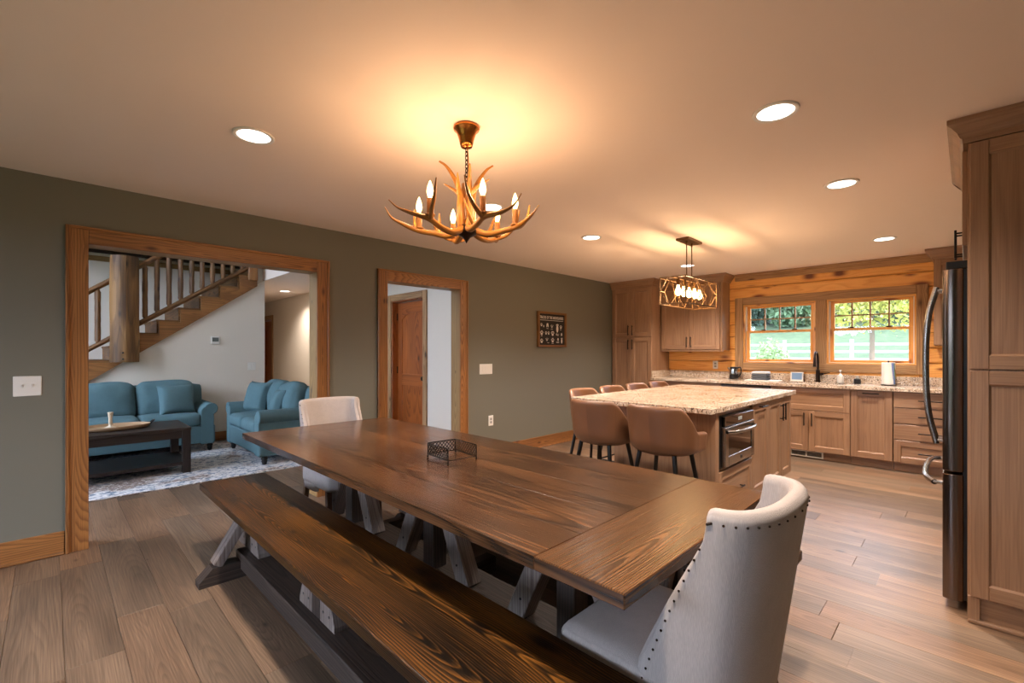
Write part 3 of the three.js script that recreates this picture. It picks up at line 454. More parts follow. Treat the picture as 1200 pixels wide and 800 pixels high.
// ---------------------------------------------------------------- kitchen
const rbox = (x0, x1, y0, y1, z0, z1, r = 0.01, n = 3) => at(new RoundedBoxGeometry(x1 - x0, y1 - y0, z1 - z0, n, r), (x0 + x1) / 2, (y0 + y1) / 2, (z0 + z1) / 2);
function sweep(profile, path, side = 1) {       // closed profile [out, y] carried along a mitred path [x, z]
  const N = path.length, P = path.map(([x, z], i) => {
    const d = (a, b) => { const L = Math.hypot(b[0] - a[0], b[1] - a[1]); return [(b[0] - a[0]) / L, (b[1] - a[1]) / L]; };
    const a = i ? d(path[i - 1], path[i]) : d(path[0], path[1]), b = i < N - 1 ? d(path[i], path[i + 1]) : a, n1 = [a[1] * side, -a[0] * side], n2 = [b[1] * side, -b[0] * side], m = [n1[0] + n2[0], n1[1] + n2[1]], k = 2 / (m[0] ** 2 + m[1] ** 2);
    return profile.map(([o, y]) => [x + m[0] * k * o, y, z + m[1] * k * o]);
  });
  const pos = [], q = (a, b, c, d) => (side > 0 ? pos.push(...a, ...b, ...c, ...a, ...c, ...d) : pos.push(...a, ...c, ...b, ...a, ...d, ...c));
  for (let i = 0; i < N - 1; i++) for (let j = 0; j < profile.length; j++) { const k = (j + 1) % profile.length; q(P[i][j], P[i + 1][j], P[i + 1][k], P[i][k]); }
  for (const [i, f] of [[0, 1], [N - 1, -1]]) for (let j = 1; j < profile.length - 1; j++) (f * side > 0 ? pos.push(...P[i][0], ...P[i][j], ...P[i][j + 1]) : pos.push(...P[i][0], ...P[i][j + 1], ...P[i][j]));
  const g = new THREE.BufferGeometry(); g.setAttribute('position', new THREE.BufferAttribute(new Float32Array(pos), 3)); g.computeVertexNormals(); return g;
}
const CROWN = [[0, 0], [0.014, 0], [0.016, 0.022], [0.024, 0.026], [0.034, 0.05], [0.054, 0.074], [0.066, 0.082], [0.07, 0.09], [0.07, 0.11], [0, 0.11]];
const CB = M.cabinet;
function pull(parent, x, y, z, len, vertical, mat = M.blackMetal) {
  const a = vertical ? V(x, y - len / 2, z + 0.03) : V(x - len / 2, y, z + 0.03), b = vertical ? V(x, y + len / 2, z + 0.03) : V(x + len / 2, y, z + 0.03), g = [bar(a, b, 0.011, 0.011, 0.002)];
  for (const t of [0.12, 0.88]) { const p = a.clone().lerp(b, t); g.push(rod(V(p.x, p.y, z), V(p.x, p.y, z + 0.03), 0.0045, 0.0045, 8)); }
  return part(parent, 'handle', g, mat, 'dark metal bar handle');
}
function front(parent, f) {
  const { x0, x1, y0, y1, z = 0, rail = 0.062 } = f, g = 0.0018, a = x0 + g, b = x1 - g, c = y0 + g, d = y1 - g, t = 0.02;
  const name = f.kind === 'drawer' || f.kind === 'slab' ? 'drawer_front' : 'door';
  if (f.kind === 'slab') { const m = part(parent, name, gr(span(a, b, c, d, z, z + t, 0.003), 'x', CB), CB); if (f.h) pull(m, f.h[0], f.h[1], z + t, f.h[2], f.h[3]); return m; }
  const m = part(parent, name, [gr(span(a, a + rail, c, d, z, z + t, 0.0028), 'y', CB), gr(span(b - rail, b, c, d, z, z + t, 0.0028), 'y', CB), gr(span(a + rail, b - rail, c, c + rail, z, z + t, 0.0028), 'x', CB), gr(span(a + rail, b - rail, d - rail, d, z, z + t, 0.0028), 'x', CB)], CB);
  // sloped inner moulding and the flat panel
  const ia = a + rail, ib = b - rail, ic = c + rail, id = d - rail, w = 0.007, pz = z + 0.009, pos = [], Q = (p, q, r, s) => pos.push(...p, ...q, ...r, ...p, ...r, ...s);
  const zo = z + t - 0.003; Q([ia, ic, zo], [ib, ic, zo], [ib - w, ic + w, pz], [ia + w, ic + w, pz]); Q([ib, id, zo], [ia, id, zo], [ia + w, id - w, pz], [ib - w, id - w, pz]); Q([ia, id, zo], [ia, ic, zo], [ia + w, ic + w, pz], [ia + w, id - w, pz]); Q([ib, ic, zo], [ib, id, zo], [ib - w, id - w, pz], [ib - w, ic + w, pz]);
  const bg = new THREE.BufferGeometry(); bg.setAttribute('position', new THREE.BufferAttribute(new Float32Array(pos), 3)); bg.computeVertexNormals();
  part(m, 'moulding', gr(bg, 'x', CB), CB);
  part(m, 'panel', gr(span(ia - 0.004, ib + 0.004, ic - 0.004, id + 0.004, z + 0.003, pz, 0), f.kind === 'drawer' ? 'x' : 'y', CB), CB);
  if (f.h) pull(m, f.h[0], f.h[1], z + t, f.h[2], f.h[3], f.hm);
  return m;
}
// carcass: width along local x, front at local z = 0 and facing +z
function cabinet(name, label, pos, turn, { w, depth, y0 = 0.1, y1 = 0.88, toe = true, fronts = [], carcass = CB, cut }, category = 'cabinet') {
  const t = thing(name, label, category, pos, turn);
  part(t, 'carcass', [gr(span(-w / 2, w / 2, y0, y1, -depth, -0.0005, 0.002), 'y', CB)], carcass);
  if (toe) part(t, 'toe_kick', gr(span(-w / 2, w / 2, 0.0, y0, -depth, -0.07, 0), 'x', CB), CB);
  for (const f of fronts) front(t, f);
  return t;
}
const FX = 6.55, TURN = -Math.PI / 2;      // carcass plane of the window wall cabinets
// tall pantry in the corner
{
  const w = 0.715, t = cabinet('pantry_cabinet', 'tall wooden pantry cabinet in the corner by the green wall', [FX, 0, -3.815], TURN, { w, depth: 0.575, y1: 2.33, fronts: [
    { x0: -w / 2 + 0.02, x1: 0, y0: 1.545, y1: 2.325, h: [-0.035, 1.655, 0.16, true] }, { x0: 0, x1: w / 2, y0: 1.545, y1: 2.325, h: [0.035, 1.655, 0.16, true] },
    { x0: -w / 2 + 0.02, x1: 0, y0: 0.105, y1: 1.54, h: [-0.035, 1.43, 0.16, true] }, { x0: 0, x1: w / 2, y0: 0.105, y1: 1.54, h: [0.035, 1.43, 0.16, true] }] });
  part(t, 'crown', gr(sweep(CROWN.map(([o, y]) => [o, 2.328 + y * 1.015]), [[-w / 2, 0.005], [w / 2, 0.005], [w / 2, -0.2]], -1), 'x', CB), CB);
}
{
  const w = 0.93, t = cabinet('upper_cabinet', 'wooden double-door wall cabinet left of the kitchen window', [6.84, 0, -2.975], TURN, { w, depth: 0.285, y0: 1.335, y1: 2.33, toe: false, fronts: [
    { x0: -w / 2, x1: -0.02, y0: 1.345, y1: 2.32, h: [-0.05, 1.46, 0.16, true] }, { x0: -0.02, x1: w / 2 - 0.03, y0: 1.345, y1: 2.32, h: [0.012, 1.46, 0.16, true] }] });
  part(t, 'crown', gr(sweep(CROWN.map(([o, y]) => [o, 2.328 + y * 1.015]), [[-w / 2 + 0.001, 0.005], [w / 2, 0.005], [w / 2, -0.285]], -1), 'x', CB), CB);
  part(t, 'light_rail', gr(span(-w / 2, w / 2 + 0.004, 1.315, 1.335, -0.05, 0.024, 0.006), 'x', CB), CB);
  part(t, 'corner_post', gr(span(w / 2 - 0.028, w / 2 + 0.003, 1.335, 2.33, -0.02, 0.018, 0.008), 'y', CB), CB);
}
{
  const w = 0.98, t = cabinet('upper_cabinet', 'wooden wall cabinet right of the window behind the refrigerator', [6.84, 0, 0.225], TURN, { w, depth: 0.285, y0: 1.385, y1: 2.33, toe: false, fronts: [{ x0: -w / 2, x1: 0, y0: 1.39, y1: 2.32, h: [-0.05, 1.52, 0.16, true] }, { x0: 0, x1: w / 2, y0: 1.39, y1: 2.32, h: [0.05, 1.52, 0.16, true] }] });
  part(t, 'crown', gr(sweep(CROWN.map(([o, y]) => [o, 2.328 + y * 1.015]), [[-w / 2, -0.285], [-w / 2, 0.005], [w / 2, 0.005]], -1), 'x', CB), CB);
}
cabinet('base_cabinet', 'wooden base cabinet between the pantry and the dishwasher', [FX, 0, -2.94], TURN, { w: 1.025, depth: 0.575, fronts: [{ x0: -0.51, x1: 0, y0: 0.105, y1: 0.7, h: [-0.04, 0.6, 0.16, true] }, { x0: 0, x1: 0.51, y0: 0.105, y1: 0.7, h: [0.04, 0.6, 0.16, true] }, { kind: 'slab', x0: -0.51, x1: 0, y0: 0.705, y1: 0.875, h: [-0.25, 0.79, 0.16, false] }, { kind: 'slab', x0: 0, x1: 0.51, y0: 0.705, y1: 0.875, h: [0.25, 0.79, 0.16, false] }] });
{
  const t = thing('dishwasher', 'stainless dishwasher under the counter left of the sink', 'dishwasher', [FX, 0, -2.11], TURN);
  part(t, 'body', span(-0.305, 0.305, 0.1, 0.865, -0.57, -0.002, 0), M.black);
  part(t, 'door', rbox(-0.303, 0.303, 0.11, 0.76, 0, 0.03, 0.006), M.steel);
  part(t, 'control_panel', rbox(-0.303, 0.303, 0.765, 0.862, 0, 0.03, 0.006), M.steelBrushed);
  part(t, 'handle', [rod(V(-0.26, 0.72, 0.06), V(0.26, 0.72, 0.06), 0.01), rod(V(-0.23, 0.72, 0.03), V(-0.23, 0.72, 0.06), 0.007), rod(V(0.23, 0.72, 0.03), V(0.23, 0.72, 0.06), 0.007)], M.steel);
  part(t, 'toe_kick', span(-0.303, 0.303, 0, 0.1, -0.5, -0.07, 0), M.black);
}
{
  const w = 0.832, t = cabinet('sink_cabinet', 'wooden sink base cabinet with false drawer front below the window', [FX, 0, -1.383], TURN, { w, depth: 0.575, y1: 0.68, fronts: [{ x0: -w / 2, x1: 0, y0: 0.105, y1: 0.595, h: [-0.04, 0.49, 0.16, true] }, { x0: 0, x1: w / 2, y0: 0.105, y1: 0.595, h: [0.04, 0.49, 0.16, true] }, { kind: 'drawer', x0: -w / 2, x1: w / 2, y0: 0.6, y1: 0.875 }] });
  part(t, 'side_panel', [span(-w / 2, -w / 2 + 0.018, 0.68, 0.88, -0.575, 0, 0), span(w / 2 - 0.018, w / 2, 0.68, 0.88, -0.575, 0, 0), span(-w / 2 + 0.018, w / 2 - 0.018, 0.68, 0.878, -0.018, 0, 0)].map((g) => gr(g, 'y', CB)), CB);
}
cabinet('base_cabinet', 'narrow wooden pull-out base cabinet with handle on its top rail', [FX, 0, -0.775], TURN, { w: 0.378, depth: 0.575, fronts: [{ x0: -0.189, x1: 0.189, y0: 0.105, y1: 0.875, rail: 0.068, h: [0, 0.843, 0.15, false] }] });
cabinet('drawer_cabinet', 'wooden base cabinet with a stack of four drawers beside the refrigerator', [FX, 0, -0.275], TURN, { w: 0.61, depth: 0.575, fronts: [{ kind: 'slab', x0: -0.305, x1: 0.305, y0: 0.705, y1: 0.875, h: [0, 0.79, 0.2, false] }, { kind: 'slab', x0: -0.305, x1: 0.305, y0: 0.53, y1: 0.7, h: [0, 0.615, 0.2, false] }, { kind: 'slab', x0: -0.305, x1: 0.305, y0: 0.355, y1: 0.525, h: [0, 0.44, 0.2, false] }, { kind: 'drawer', x0: -0.305, x1: 0.305, y0: 0.105, y1: 0.35, h: [0, 0.225, 0.2, false] }] });
cabinet('base_cabinet', 'plain wooden corner base cabinet behind the refrigerator', [FX, 0, 0.385], TURN, { w: 0.69, depth: 0.575, fronts: [{ x0: -0.345, x1: 0.345, y0: 0.105, y1: 0.875 }] });
{
  const t = thing('floor_vent', 'white vent grille set in the toe kick below the sink', 'vent', [FX + 0.062, 0, -1.42], TURN), w = 0.36;
  part(t, 'frame', [span(-w / 2, w / 2, 0.012, 0.026, 0, 0.008), span(-w / 2, w / 2, 0.08, 0.094, 0, 0.008), span(-w / 2, -w / 2 + 0.02, 0.026, 0.08, 0, 0.008), span(w / 2 - 0.02, w / 2, 0.026, 0.08, 0, 0.008), span(-0.008, 0.008, 0.026, 0.08, 0, 0.008)], M.plate);
  part(t, 'duct', span(-w / 2 + 0.02, w / 2 - 0.02, 0.026, 0.08, -0.004, 0.001, 0), M.black);
  for (let i = 0; i < 4; i++) part(t, 'slat', span(-w / 2 + 0.02, w / 2 - 0.02, 0.032 + i * 0.013, 0.036 + i * 0.013, 0.001, 0.005, 0), M.plateSlot);
}
// counter with the sink cut out
{
  const x0 = 6.495, x1 = X_KITCHEN - 0.002, z0 = -3.456, z1 = Z_RIGHT - 0.002, s = new THREE.Shape(); s.moveTo(x0, z0); s.lineTo(x1, z0); s.lineTo(x1, z1); s.lineTo(x0, z1); s.closePath();
  const h = new THREE.Path(), a = [6.62, 7.0, -1.74, -1.03], r = 0.03; h.moveTo(a[0] + r, a[2]); h.lineTo(a[1] - r, a[2]); h.quadraticCurveTo(a[1], a[2], a[1], a[2] + r); h.lineTo(a[1], a[3] - r); h.quadraticCurveTo(a[1], a[3], a[1] - r, a[3]); h.lineTo(a[0] + r, a[3]); h.quadraticCurveTo(a[0], a[3], a[0], a[3] - r); h.lineTo(a[0], a[2] + r); h.quadraticCurveTo(a[0], a[2], a[0] + r, a[2]); s.holes.push(h);
  const g = new THREE.ExtrudeGeometry(s, { depth: 0.034, bevelEnabled: true, bevelThickness: 0.003, bevelSize: 0.003, bevelOffset: -0.003, bevelSegments: 1, curveSegments: 4 }); g.rotateX(Math.PI / 2); g.translate(0, 0.917, 0); g.computeVertexNormals();
  const t = thing('kitchen_countertop', 'speckled beige granite countertop below the window', 'countertop', [0, 0, 0]);
  part(t, 'slab', grain(g, 'z', 1, 1, 0, 0, 1), M.granite);
  part(t, 'backsplash', [grain(span(x1 - 0.02, x1, 0.92, 1.02, z0, z1, 0.002), 'z', 1, 1, 0, 0, 1), grain(span(x1 - 0.6, x1 - 0.02, 0.92, 1.02, z0, z0 + 0.02, 0.002), 'x', 1, 1, 0, 0, 1)], M.granite);
  const k = thing('kitchen_sink', 'stainless undermount sink below the window', 'sink', [6.81, 0.68, -1.385]);
  part(k, 'basin', [span(-0.2, 0.2, 0, 0.004, -0.365, 0.365, 0), span(-0.204, -0.2, 0, 0.2, -0.365, 0.365, 0), span(0.2, 0.204, 0, 0.2, -0.365, 0.365, 0), span(-0.2, 0.2, 0, 0.2, -0.369, -0.365, 0), span(-0.2, 0.2, 0, 0.2, 0.365, 0.369, 0)], M.steel);
  part(k, 'drain', lathe([[0, 0.006], [0.03, 0.005], [0.042, 0.008], [0.044, 0.004], [0, 0.0045]], 20), M.chrome);
}
// faucet
{
  const t = thing('faucet', 'tall dark bronze pull-down faucet with curved neck', 'faucet', [7.055, 0.92, -1.385]), B = M.bronze;
  part(t, 'base', lathe([[0, 0], [0.03, 0], [0.03, 0.012], [0.024, 0.018], [0.022, 0.15], [0.019, 0.165], [0, 0.165]], 20), B);
  part(t, 'neck', tube([V(0, 0.16, 0), V(0, 0.28, 0), V(-0.02, 0.35, 0), V(-0.08, 0.39, 0), V(-0.15, 0.37, 0), V(-0.175, 0.31, 0)], 0.013, 30, 12), B);
  part(t, 'spray_head', rod(V(-0.172, 0.32, 0), V(-0.185, 0.2, 0), 0.015, 0.02, 16), B);
  part(t, 'lever', [rod(V(0, 0.1, 0.015), V(0, 0.11, 0.06), 0.016, 0.014), rod(V(0, 0.11, 0.055), V(-0.01, 0.125, 0.13), 0.007, 0.006)], B);
}
// things on the counter
{
  let t = thing('water_kettle', 'black and chrome electric kettle left of the window on the counter', 'kettle', [7.0, 0.92, -2.41]);
  part(t, 'body', lathe([[0, 0], [0.06, 0], [0.062, 0.02], [0.058, 0.12], [0.05, 0.17], [0.045, 0.175], [0, 0.18]], 24), M.black);
  part(t, 'band', lathe([[0.0595, 0.07], [0.0625, 0.07], [0.059, 0.15], [0.0555, 0.15]], 24), M.chrome, 'chrome band');
  part(t, 'handle', tube([V(0, 0.16, 0.05), V(0, 0.17, 0.085), V(0, 0.12, 0.1), V(0, 0.05, 0.08), V(0, 0.03, 0.06)], 0.009, 20, 8), M.black);
  part(t, 'spout', rod(V(0, 0.13, -0.05), V(0, 0.165, -0.078), 0.02, 0.012, 10), M.chrome);
  t = thing('dish_tray', 'white tray holding folded grey cloths beside the sink', 'tray', [6.83, 0.92, -1.9]);
  part(t, 'base', rbox(-0.13, 0.13, 0, 0.012, -0.2, 0.2, 0.005), M.plate);
  t.position.z = -1.97;
  const cloth = std([88, 92, 100], 0.95), cloth2 = std([206, 206, 206], 0.95);
  for (let i = 0; i < 4; i++) solo('folded_cloth', 'folded cloth', 'cloth', soft(0.17, 0.026, 0.2, 0.011, [0, 0.002, 0], 8, 0.002, i), i === 3 ? cloth2 : cloth, [6.83, 0.9452 + i * 0.0285, -2.0], 0.03 * (i - 1), 'folded cloths on the tray').userData.label = i === 3 ? 'folded pale cloth on top of the grey cloth stack' : ['lowest folded grey cloth in the stack on the white tray', 'second folded grey cloth up in the stack on the tray', 'folded grey cloth just under the pale one'][i];
  t = thing('photo_stand', 'small blue and white card in a clear stand behind the sink', 'card', [7.03, 0.92, -1.62], TURN);
  part(t, 'stand', span(-0.075, 0.075, 0, 0.008, -0.03, 0.03, 0.002), M.plate);
  const card = rbox(-0.075, 0.075, 0.006, 0.125, -0.006, 0.006, 0.003); card.rotateX(-0.15); part(t, 'frame', card, M.plate);
  const face = span(-0.06, 0.06, 0.022, 0.112, 0.005, 0.0075, 0.001); face.rotateX(-0.15); part(t, 'picture', face, std([120, 152, 190], 0.5), 'blue picture');
  t = thing('soap_dispenser', 'white pump soap dispenser beside the faucet', 'soap dispenser', [7.0, 0.92, -1.135]);
  part(t, 'bottle', lathe([[0, 0], [0.034, 0], [0.038, 0.01], [0.036, 0.08], [0.026, 0.1], [0.013, 0.108], [0.013, 0.118], [0, 0.118]], 20), M.plate);
  part(t, 'pump', [rod(V(0, 0.115, 0), V(0, 0.15, 0), 0.005), rod(V(0, 0.15, 0), V(0, 0.165, 0), 0.013, 0.012), rod(V(0, 0.157, 0), V(-0.04, 0.15, 0), 0.005, 0.004)], M.plate);
  t = thing('scrub_holder', 'small black jar holding a dish scrubber by the sink', 'jar', [6.97, 0.92, -0.96]);
  part(t, 'jar', lathe([[0, 0], [0.036, 0], [0.038, 0.01], [0.036, 0.055], [0.03, 0.06], [0, 0.06]], 20), M.black);
  part(t, 'scrubber', lathe([[0, 0.058], [0.022, 0.06], [0.024, 0.075], [0.012, 0.085], [0.01, 0.1], [0, 0.102]], 16), M.plateSlot);
  t = thing('paper_towel', 'white paper towel roll printed with small coloured marks', 'paper towel', [6.93, 0.92, -0.66]);
  const pt = tex(256, 256, (a, b) => { const q = noise(a * 8 + 2, b * 5), h = noise(a * 8 + 30, b * 5 + 9); let c = [232, 230, 226]; if (q > 0.62) c = h > 0.1 ? [196, 92, 92] : h > -0.3 ? [120, 170, 92] : [120, 140, 190]; return c; });
  part(t, 'roll', lathe([[0.02, 0.012], [0.062, 0.012], [0.064, 0.016], [0.064, 0.262], [0.062, 0.268], [0.02, 0.268]], 32), new THREE.MeshPhysicalMaterial({ map: pt, roughness: 0.95 }));
  part(t, 'holder', [lathe([[0, 0], [0.075, 0], [0.075, 0.008], [0.0, 0.011]], 28), rod(V(0, 0.01, 0), V(0, 0.29, 0), 0.008)], M.blackMetal);
}
// island: three cabinet units, top and oven
{
  const Z = -1.29, D = 0.79;
  const oc = cabinet('island_cabinet', 'island cabinet unit holding the built-in oven above one drawer', [3.73, 0, Z], 0, { w: 0.76, depth: D, y1: 0.458, fronts: [{ kind: 'drawer', x0: -0.33, x1: 0.38, y0: 0.105, y1: 0.44, h: [0.03, 0.27, 0.16, false] }] });
  part(oc, 'oven_frame', [gr(span(-0.38, -0.315, 0.458, 0.88, -D, 0, 0.002), 'y', CB), gr(span(0.352, 0.38, 0.458, 0.88, -D, 0, 0.002), 'y', CB), gr(span(-0.315, 0.352, 0.845, 0.88, -D, 0, 0.002), 'x', CB), gr(span(-0.315, 0.352, 0.458, 0.845, -D, -0.6, 0.002), 'y', CB)], CB);
  part(oc, 'end_panel', gr(span(-0.4, -0.381, 0, 0.88, -D - 0.02, 0.02, 0.003), 'y', CB), CB);
  part(oc, 'corner_stile', gr(span(-0.38, -0.335, 0.0, 0.88, 0.0, 0.02, 0.003), 'y', CB), CB);
  part(oc, 'back_panel', gr(span(-0.38, 0.38, 0, 0.88, -D - 0.02, -D - 0.001, 0.002), 'y', CB), CB);
  const pc = cabinet('island_cabinet', 'narrow pull-out island cabinet between the oven and the double doors', [4.335, 0, Z], 0, { w: 0.448, depth: D, fronts: [{ x0: -0.224, x1: 0.224, y0: 0.105, y1: 0.875, rail: 0.066, h: [0.02, 0.842, 0.15, false] }] });
  part(pc, 'back_panel', gr(span(-0.224, 0.224, 0, 0.88, -D - 0.02, -D - 0.001, 0.002), 'y', CB), CB);
  const dc = cabinet('island_cabinet', 'double-door island cabinet at the window end', [4.925, 0, Z], 0, { w: 0.728, depth: D, fronts: [{ x0: -0.364, x1: 0.02, y0: 0.105, y1: 0.875, rail: 0.066, h: [-0.02, 0.74, 0.16, true] }, { x0: 0.02, x1: 0.364, y0: 0.105, y1: 0.875, rail: 0.066, h: [0.06, 0.74, 0.16, true] }] });
  part(dc, 'back_panel', gr(span(-0.364, 0.364, 0, 0.88, -D - 0.02, -D - 0.001, 0.002), 'y', CB), CB);
  const s = new THREE.Shape(), a = [3.2, 5.39, -2.46, -1.245], r = 0.02; s.moveTo(a[0] + r, a[2]); s.lineTo(a[1] - r, a[2]); s.quadraticCurveTo(a[1], a[2], a[1], a[2] + r); s.lineTo(a[1], a[3] - r); s.quadraticCurveTo(a[1], a[3], a[1] - r, a[3]); s.lineTo(a[0] + r, a[3]); s.quadraticCurveTo(a[0], a[3], a[0], a[3] - r); s.lineTo(a[0], a[2] + r); s.quadraticCurveTo(a[0], a[2], a[0] + r, a[2]);
  const g = new THREE.ExtrudeGeometry(s, { depth: 0.032, bevelEnabled: true, bevelThickness: 0.004, bevelSize: 0.004, bevelOffset: -0.004, bevelSegments: 2, curveSegments: 4 }); g.rotateX(Math.PI / 2); g.translate(0, 0.916, 0); g.computeVertexNormals();
  solo('island_countertop', 'large speckled tan granite slab on top of the island', 'countertop', grain(g, 'x', 1, 1, 0, 0, 1), M.granite);
  const t = thing('wall_oven', 'small stainless built-in oven with dark glass in the island', 'oven', [3.755, 0.46, Z]);
  part(t, 'cavity', span(-0.335, 0.32, 0.001, 0.382, -0.55, 0.0, 0), M.black);
  part(t, 'trim', span(-0.345, 0.335, 0.0, 0.384, 0.001, 0.014, 0.002), M.black);
  part(t, 'control_panel', rbox(-0.3, 0.325, 0.305, 0.378, 0.014, 0.04, 0.004), M.darkGlass);
  part(t, 'display', span(-0.03, 0.05, 0.33, 0.356, 0.0395, 0.041, 0), std([150, 158, 160], 0.3), 'small grey display');
  const d = part(t, 'door', [rbox(-0.305, -0.24, 0.01, 0.3, 0.014, 0.046, 0.005), rbox(0.265, 0.325, 0.01, 0.3, 0.014, 0.046, 0.005), rbox(-0.24, 0.265, 0.01, 0.085, 0.014, 0.046, 0.005), rbox(-0.24, 0.265, 0.25, 0.3, 0.014, 0.046, 0.005)], M.steel);
  part(d, 'window', span(-0.24, 0.265, 0.085, 0.25, 0.016, 0.04, 0), M.darkGlass, 'dark glass window');
  part(d, 'handle', tube([V(-0.27, 0.265, 0.046), V(-0.2, 0.265, 0.085), V(0.02, 0.265, 0.1), V(0.22, 0.265, 0.085), V(0.295, 0.265, 0.046)], 0.013, 30, 10), M.steel);
  part(d, 'badge', span(0.0, 0.035, 0.035, 0.06, 0.045, 0.0475, 0.001), M.black);
}
// refrigerator and its tall enclosure
{
  const t = thing('refrigerator', 'stainless french-door refrigerator with curved bar handles', 'refrigerator', [3.695, 0, 0.3]), S = M.steelBrushed;
  part(t, 'body', span(-0.45, 0.45, 0.03, 1.745, -0.285, 0.4, 0.004), M.black);
  const leaf = (x0, x1, y0, y1, bowL, bowR) => { const h = new THREE.Shape(), z0 = -0.393, z1 = -0.315, r = 0.012; h.moveTo(x0 + r, z0); h.lineTo(x1 - r, z0); h.quadraticCurveTo(x1, z0, x1 + bowR * 0.3, z0 + r); h.quadraticCurveTo(x1 + bowR * 2, (z0 + z1) / 2, x1, z1); h.lineTo(x0, z1); h.quadraticCurveTo(x0 - bowL * 2, (z0 + z1) / 2, x0 - bowL * 0.3, z0 + r); h.quadraticCurveTo(x0, z0, x0 + r, z0); const g = new THREE.ExtrudeGeometry(h, { depth: y1 - y0 - 0.008, bevelEnabled: true, bevelSize: 0.004, bevelThickness: 0.004, bevelOffset: -0.004, bevelSegments: 2, curveSegments: 24 }); g.rotateX(Math.PI / 2); g.translate(0, y1 - 0.004, 0); return g; };
  const d1 = part(t, 'door', leaf(-0.45, -0.002, 0.705, 1.735, 0.008, 0), S), d2 = part(t, 'door', leaf(0.002, 0.45, 0.705, 1.735, 0, 0.008), S), dr = part(t, 'freezer_drawer', leaf(-0.45, 0.45, 0.05, 0.69, 0.008, 0.008), S);
  part(t, 'gasket', [span(-0.445, 0.445, 0.06, 1.73, -0.315, -0.285, 0)], M.black);
  for (const [d, x] of [[d1, -0.045], [d2, 0.045]]) part(d, 'handle', [tube([V(x, 0.78, -0.43), V(x, 0.95, -0.465), V(x, 1.25, -0.478), V(x, 1.53, -0.465), V(x, 1.69, -0.43)], 0.014, 30, 10), rod(V(x, 0.8, -0.39), V(x, 0.8, -0.435), 0.01), rod(V(x, 1.67, -0.39), V(x, 1.67, -0.435), 0.01)], M.steel);
  part(dr, 'handle', [tube([V(-0.39, 0.625, -0.425), V(-0.3, 0.63, -0.46), V(0, 0.635, -0.475), V(0.3, 0.63, -0.46), V(0.39, 0.625, -0.425)], 0.014, 30, 10), rod(V(-0.375, 0.625, -0.39), V(-0.375, 0.625, -0.43), 0.012), rod(V(0.375, 0.625, -0.39), V(0.375, 0.625, -0.43), 0.012)], M.steel);
  for (const x of [-0.39, 0.39]) part(t, 'hinge_cover', rbox(x - 0.06, x + 0.06, 1.735, 1.775, -0.38, -0.25, 0.006), M.black);
  for (const x of [-0.4, 0.4]) for (const z of [-0.25, 0.36]) part(t, 'foot', rod(V(x, 0, z), V(x, 0.035, z), 0.02), M.black);
}
{
  const t = cabinet('tall_end_cabinet', 'tall wooden end cabinet with two framed panels beside the refrigerator', [3.16, 0, 0.372], TURN, { w: 0.746, depth: 0.066, y0: 0.12, y1: 2.33, toe: false, fronts: [{ x0: -0.373 + 0.006, x1: 0.373, y0: 1.228, y1: 2.325, rail: 0.066 }, { x0: -0.373 + 0.006, x1: 0.373, y0: 0.13, y1: 1.224, rail: 0.066 }] });
  part(t, 'base_frame', [gr(span(-0.373, 0.373, 0, 0.12, -0.066, -0.012, 0.002), 'x', CB), gr(span(-0.373, -0.33, 0, 0.13, -0.012, 0.012, 0.002), 'y', CB)], CB);
  part(t, 'shoe_mould', gr(span(-0.373, 0.373, 0, 0.02, -0.012, 0.016, 0.005), 'x', CB), CB);
  part(t, 'crown', gr(sweep(CROWN.map(([o, y]) => [o, 2.328 + y * 1.015]), [[-0.375, -1.02], [-0.375, 0.005], [0.37, 0.005]], -1), 'x', CB), CB);
  const w = 0.945, o = cabinet('over_fridge_cabinet', 'wooden cabinet above the refrigerator', [3.7, 0, 0.0], Math.PI, { w, depth: 0.74, y0: 1.84, y1: 2.325, toe: false, fronts: [{ x0: -w / 2, x1: 0, y0: 1.845, y1: 2.32, h: [-0.04, 1.93, 0.16, true] }, { x0: 0, x1: w / 2, y0: 1.845, y1: 2.32, h: [0.04, 1.93, 0.16, true] }] });
  solo('fridge_side_panel', 'wooden panel on the far side of the refrigerator', 'panel', gr(span(0, 0.02, 0, 2.328, 0, 0.745, 0.002), 'y', CB), CB, [4.174, 0, 0]);
}
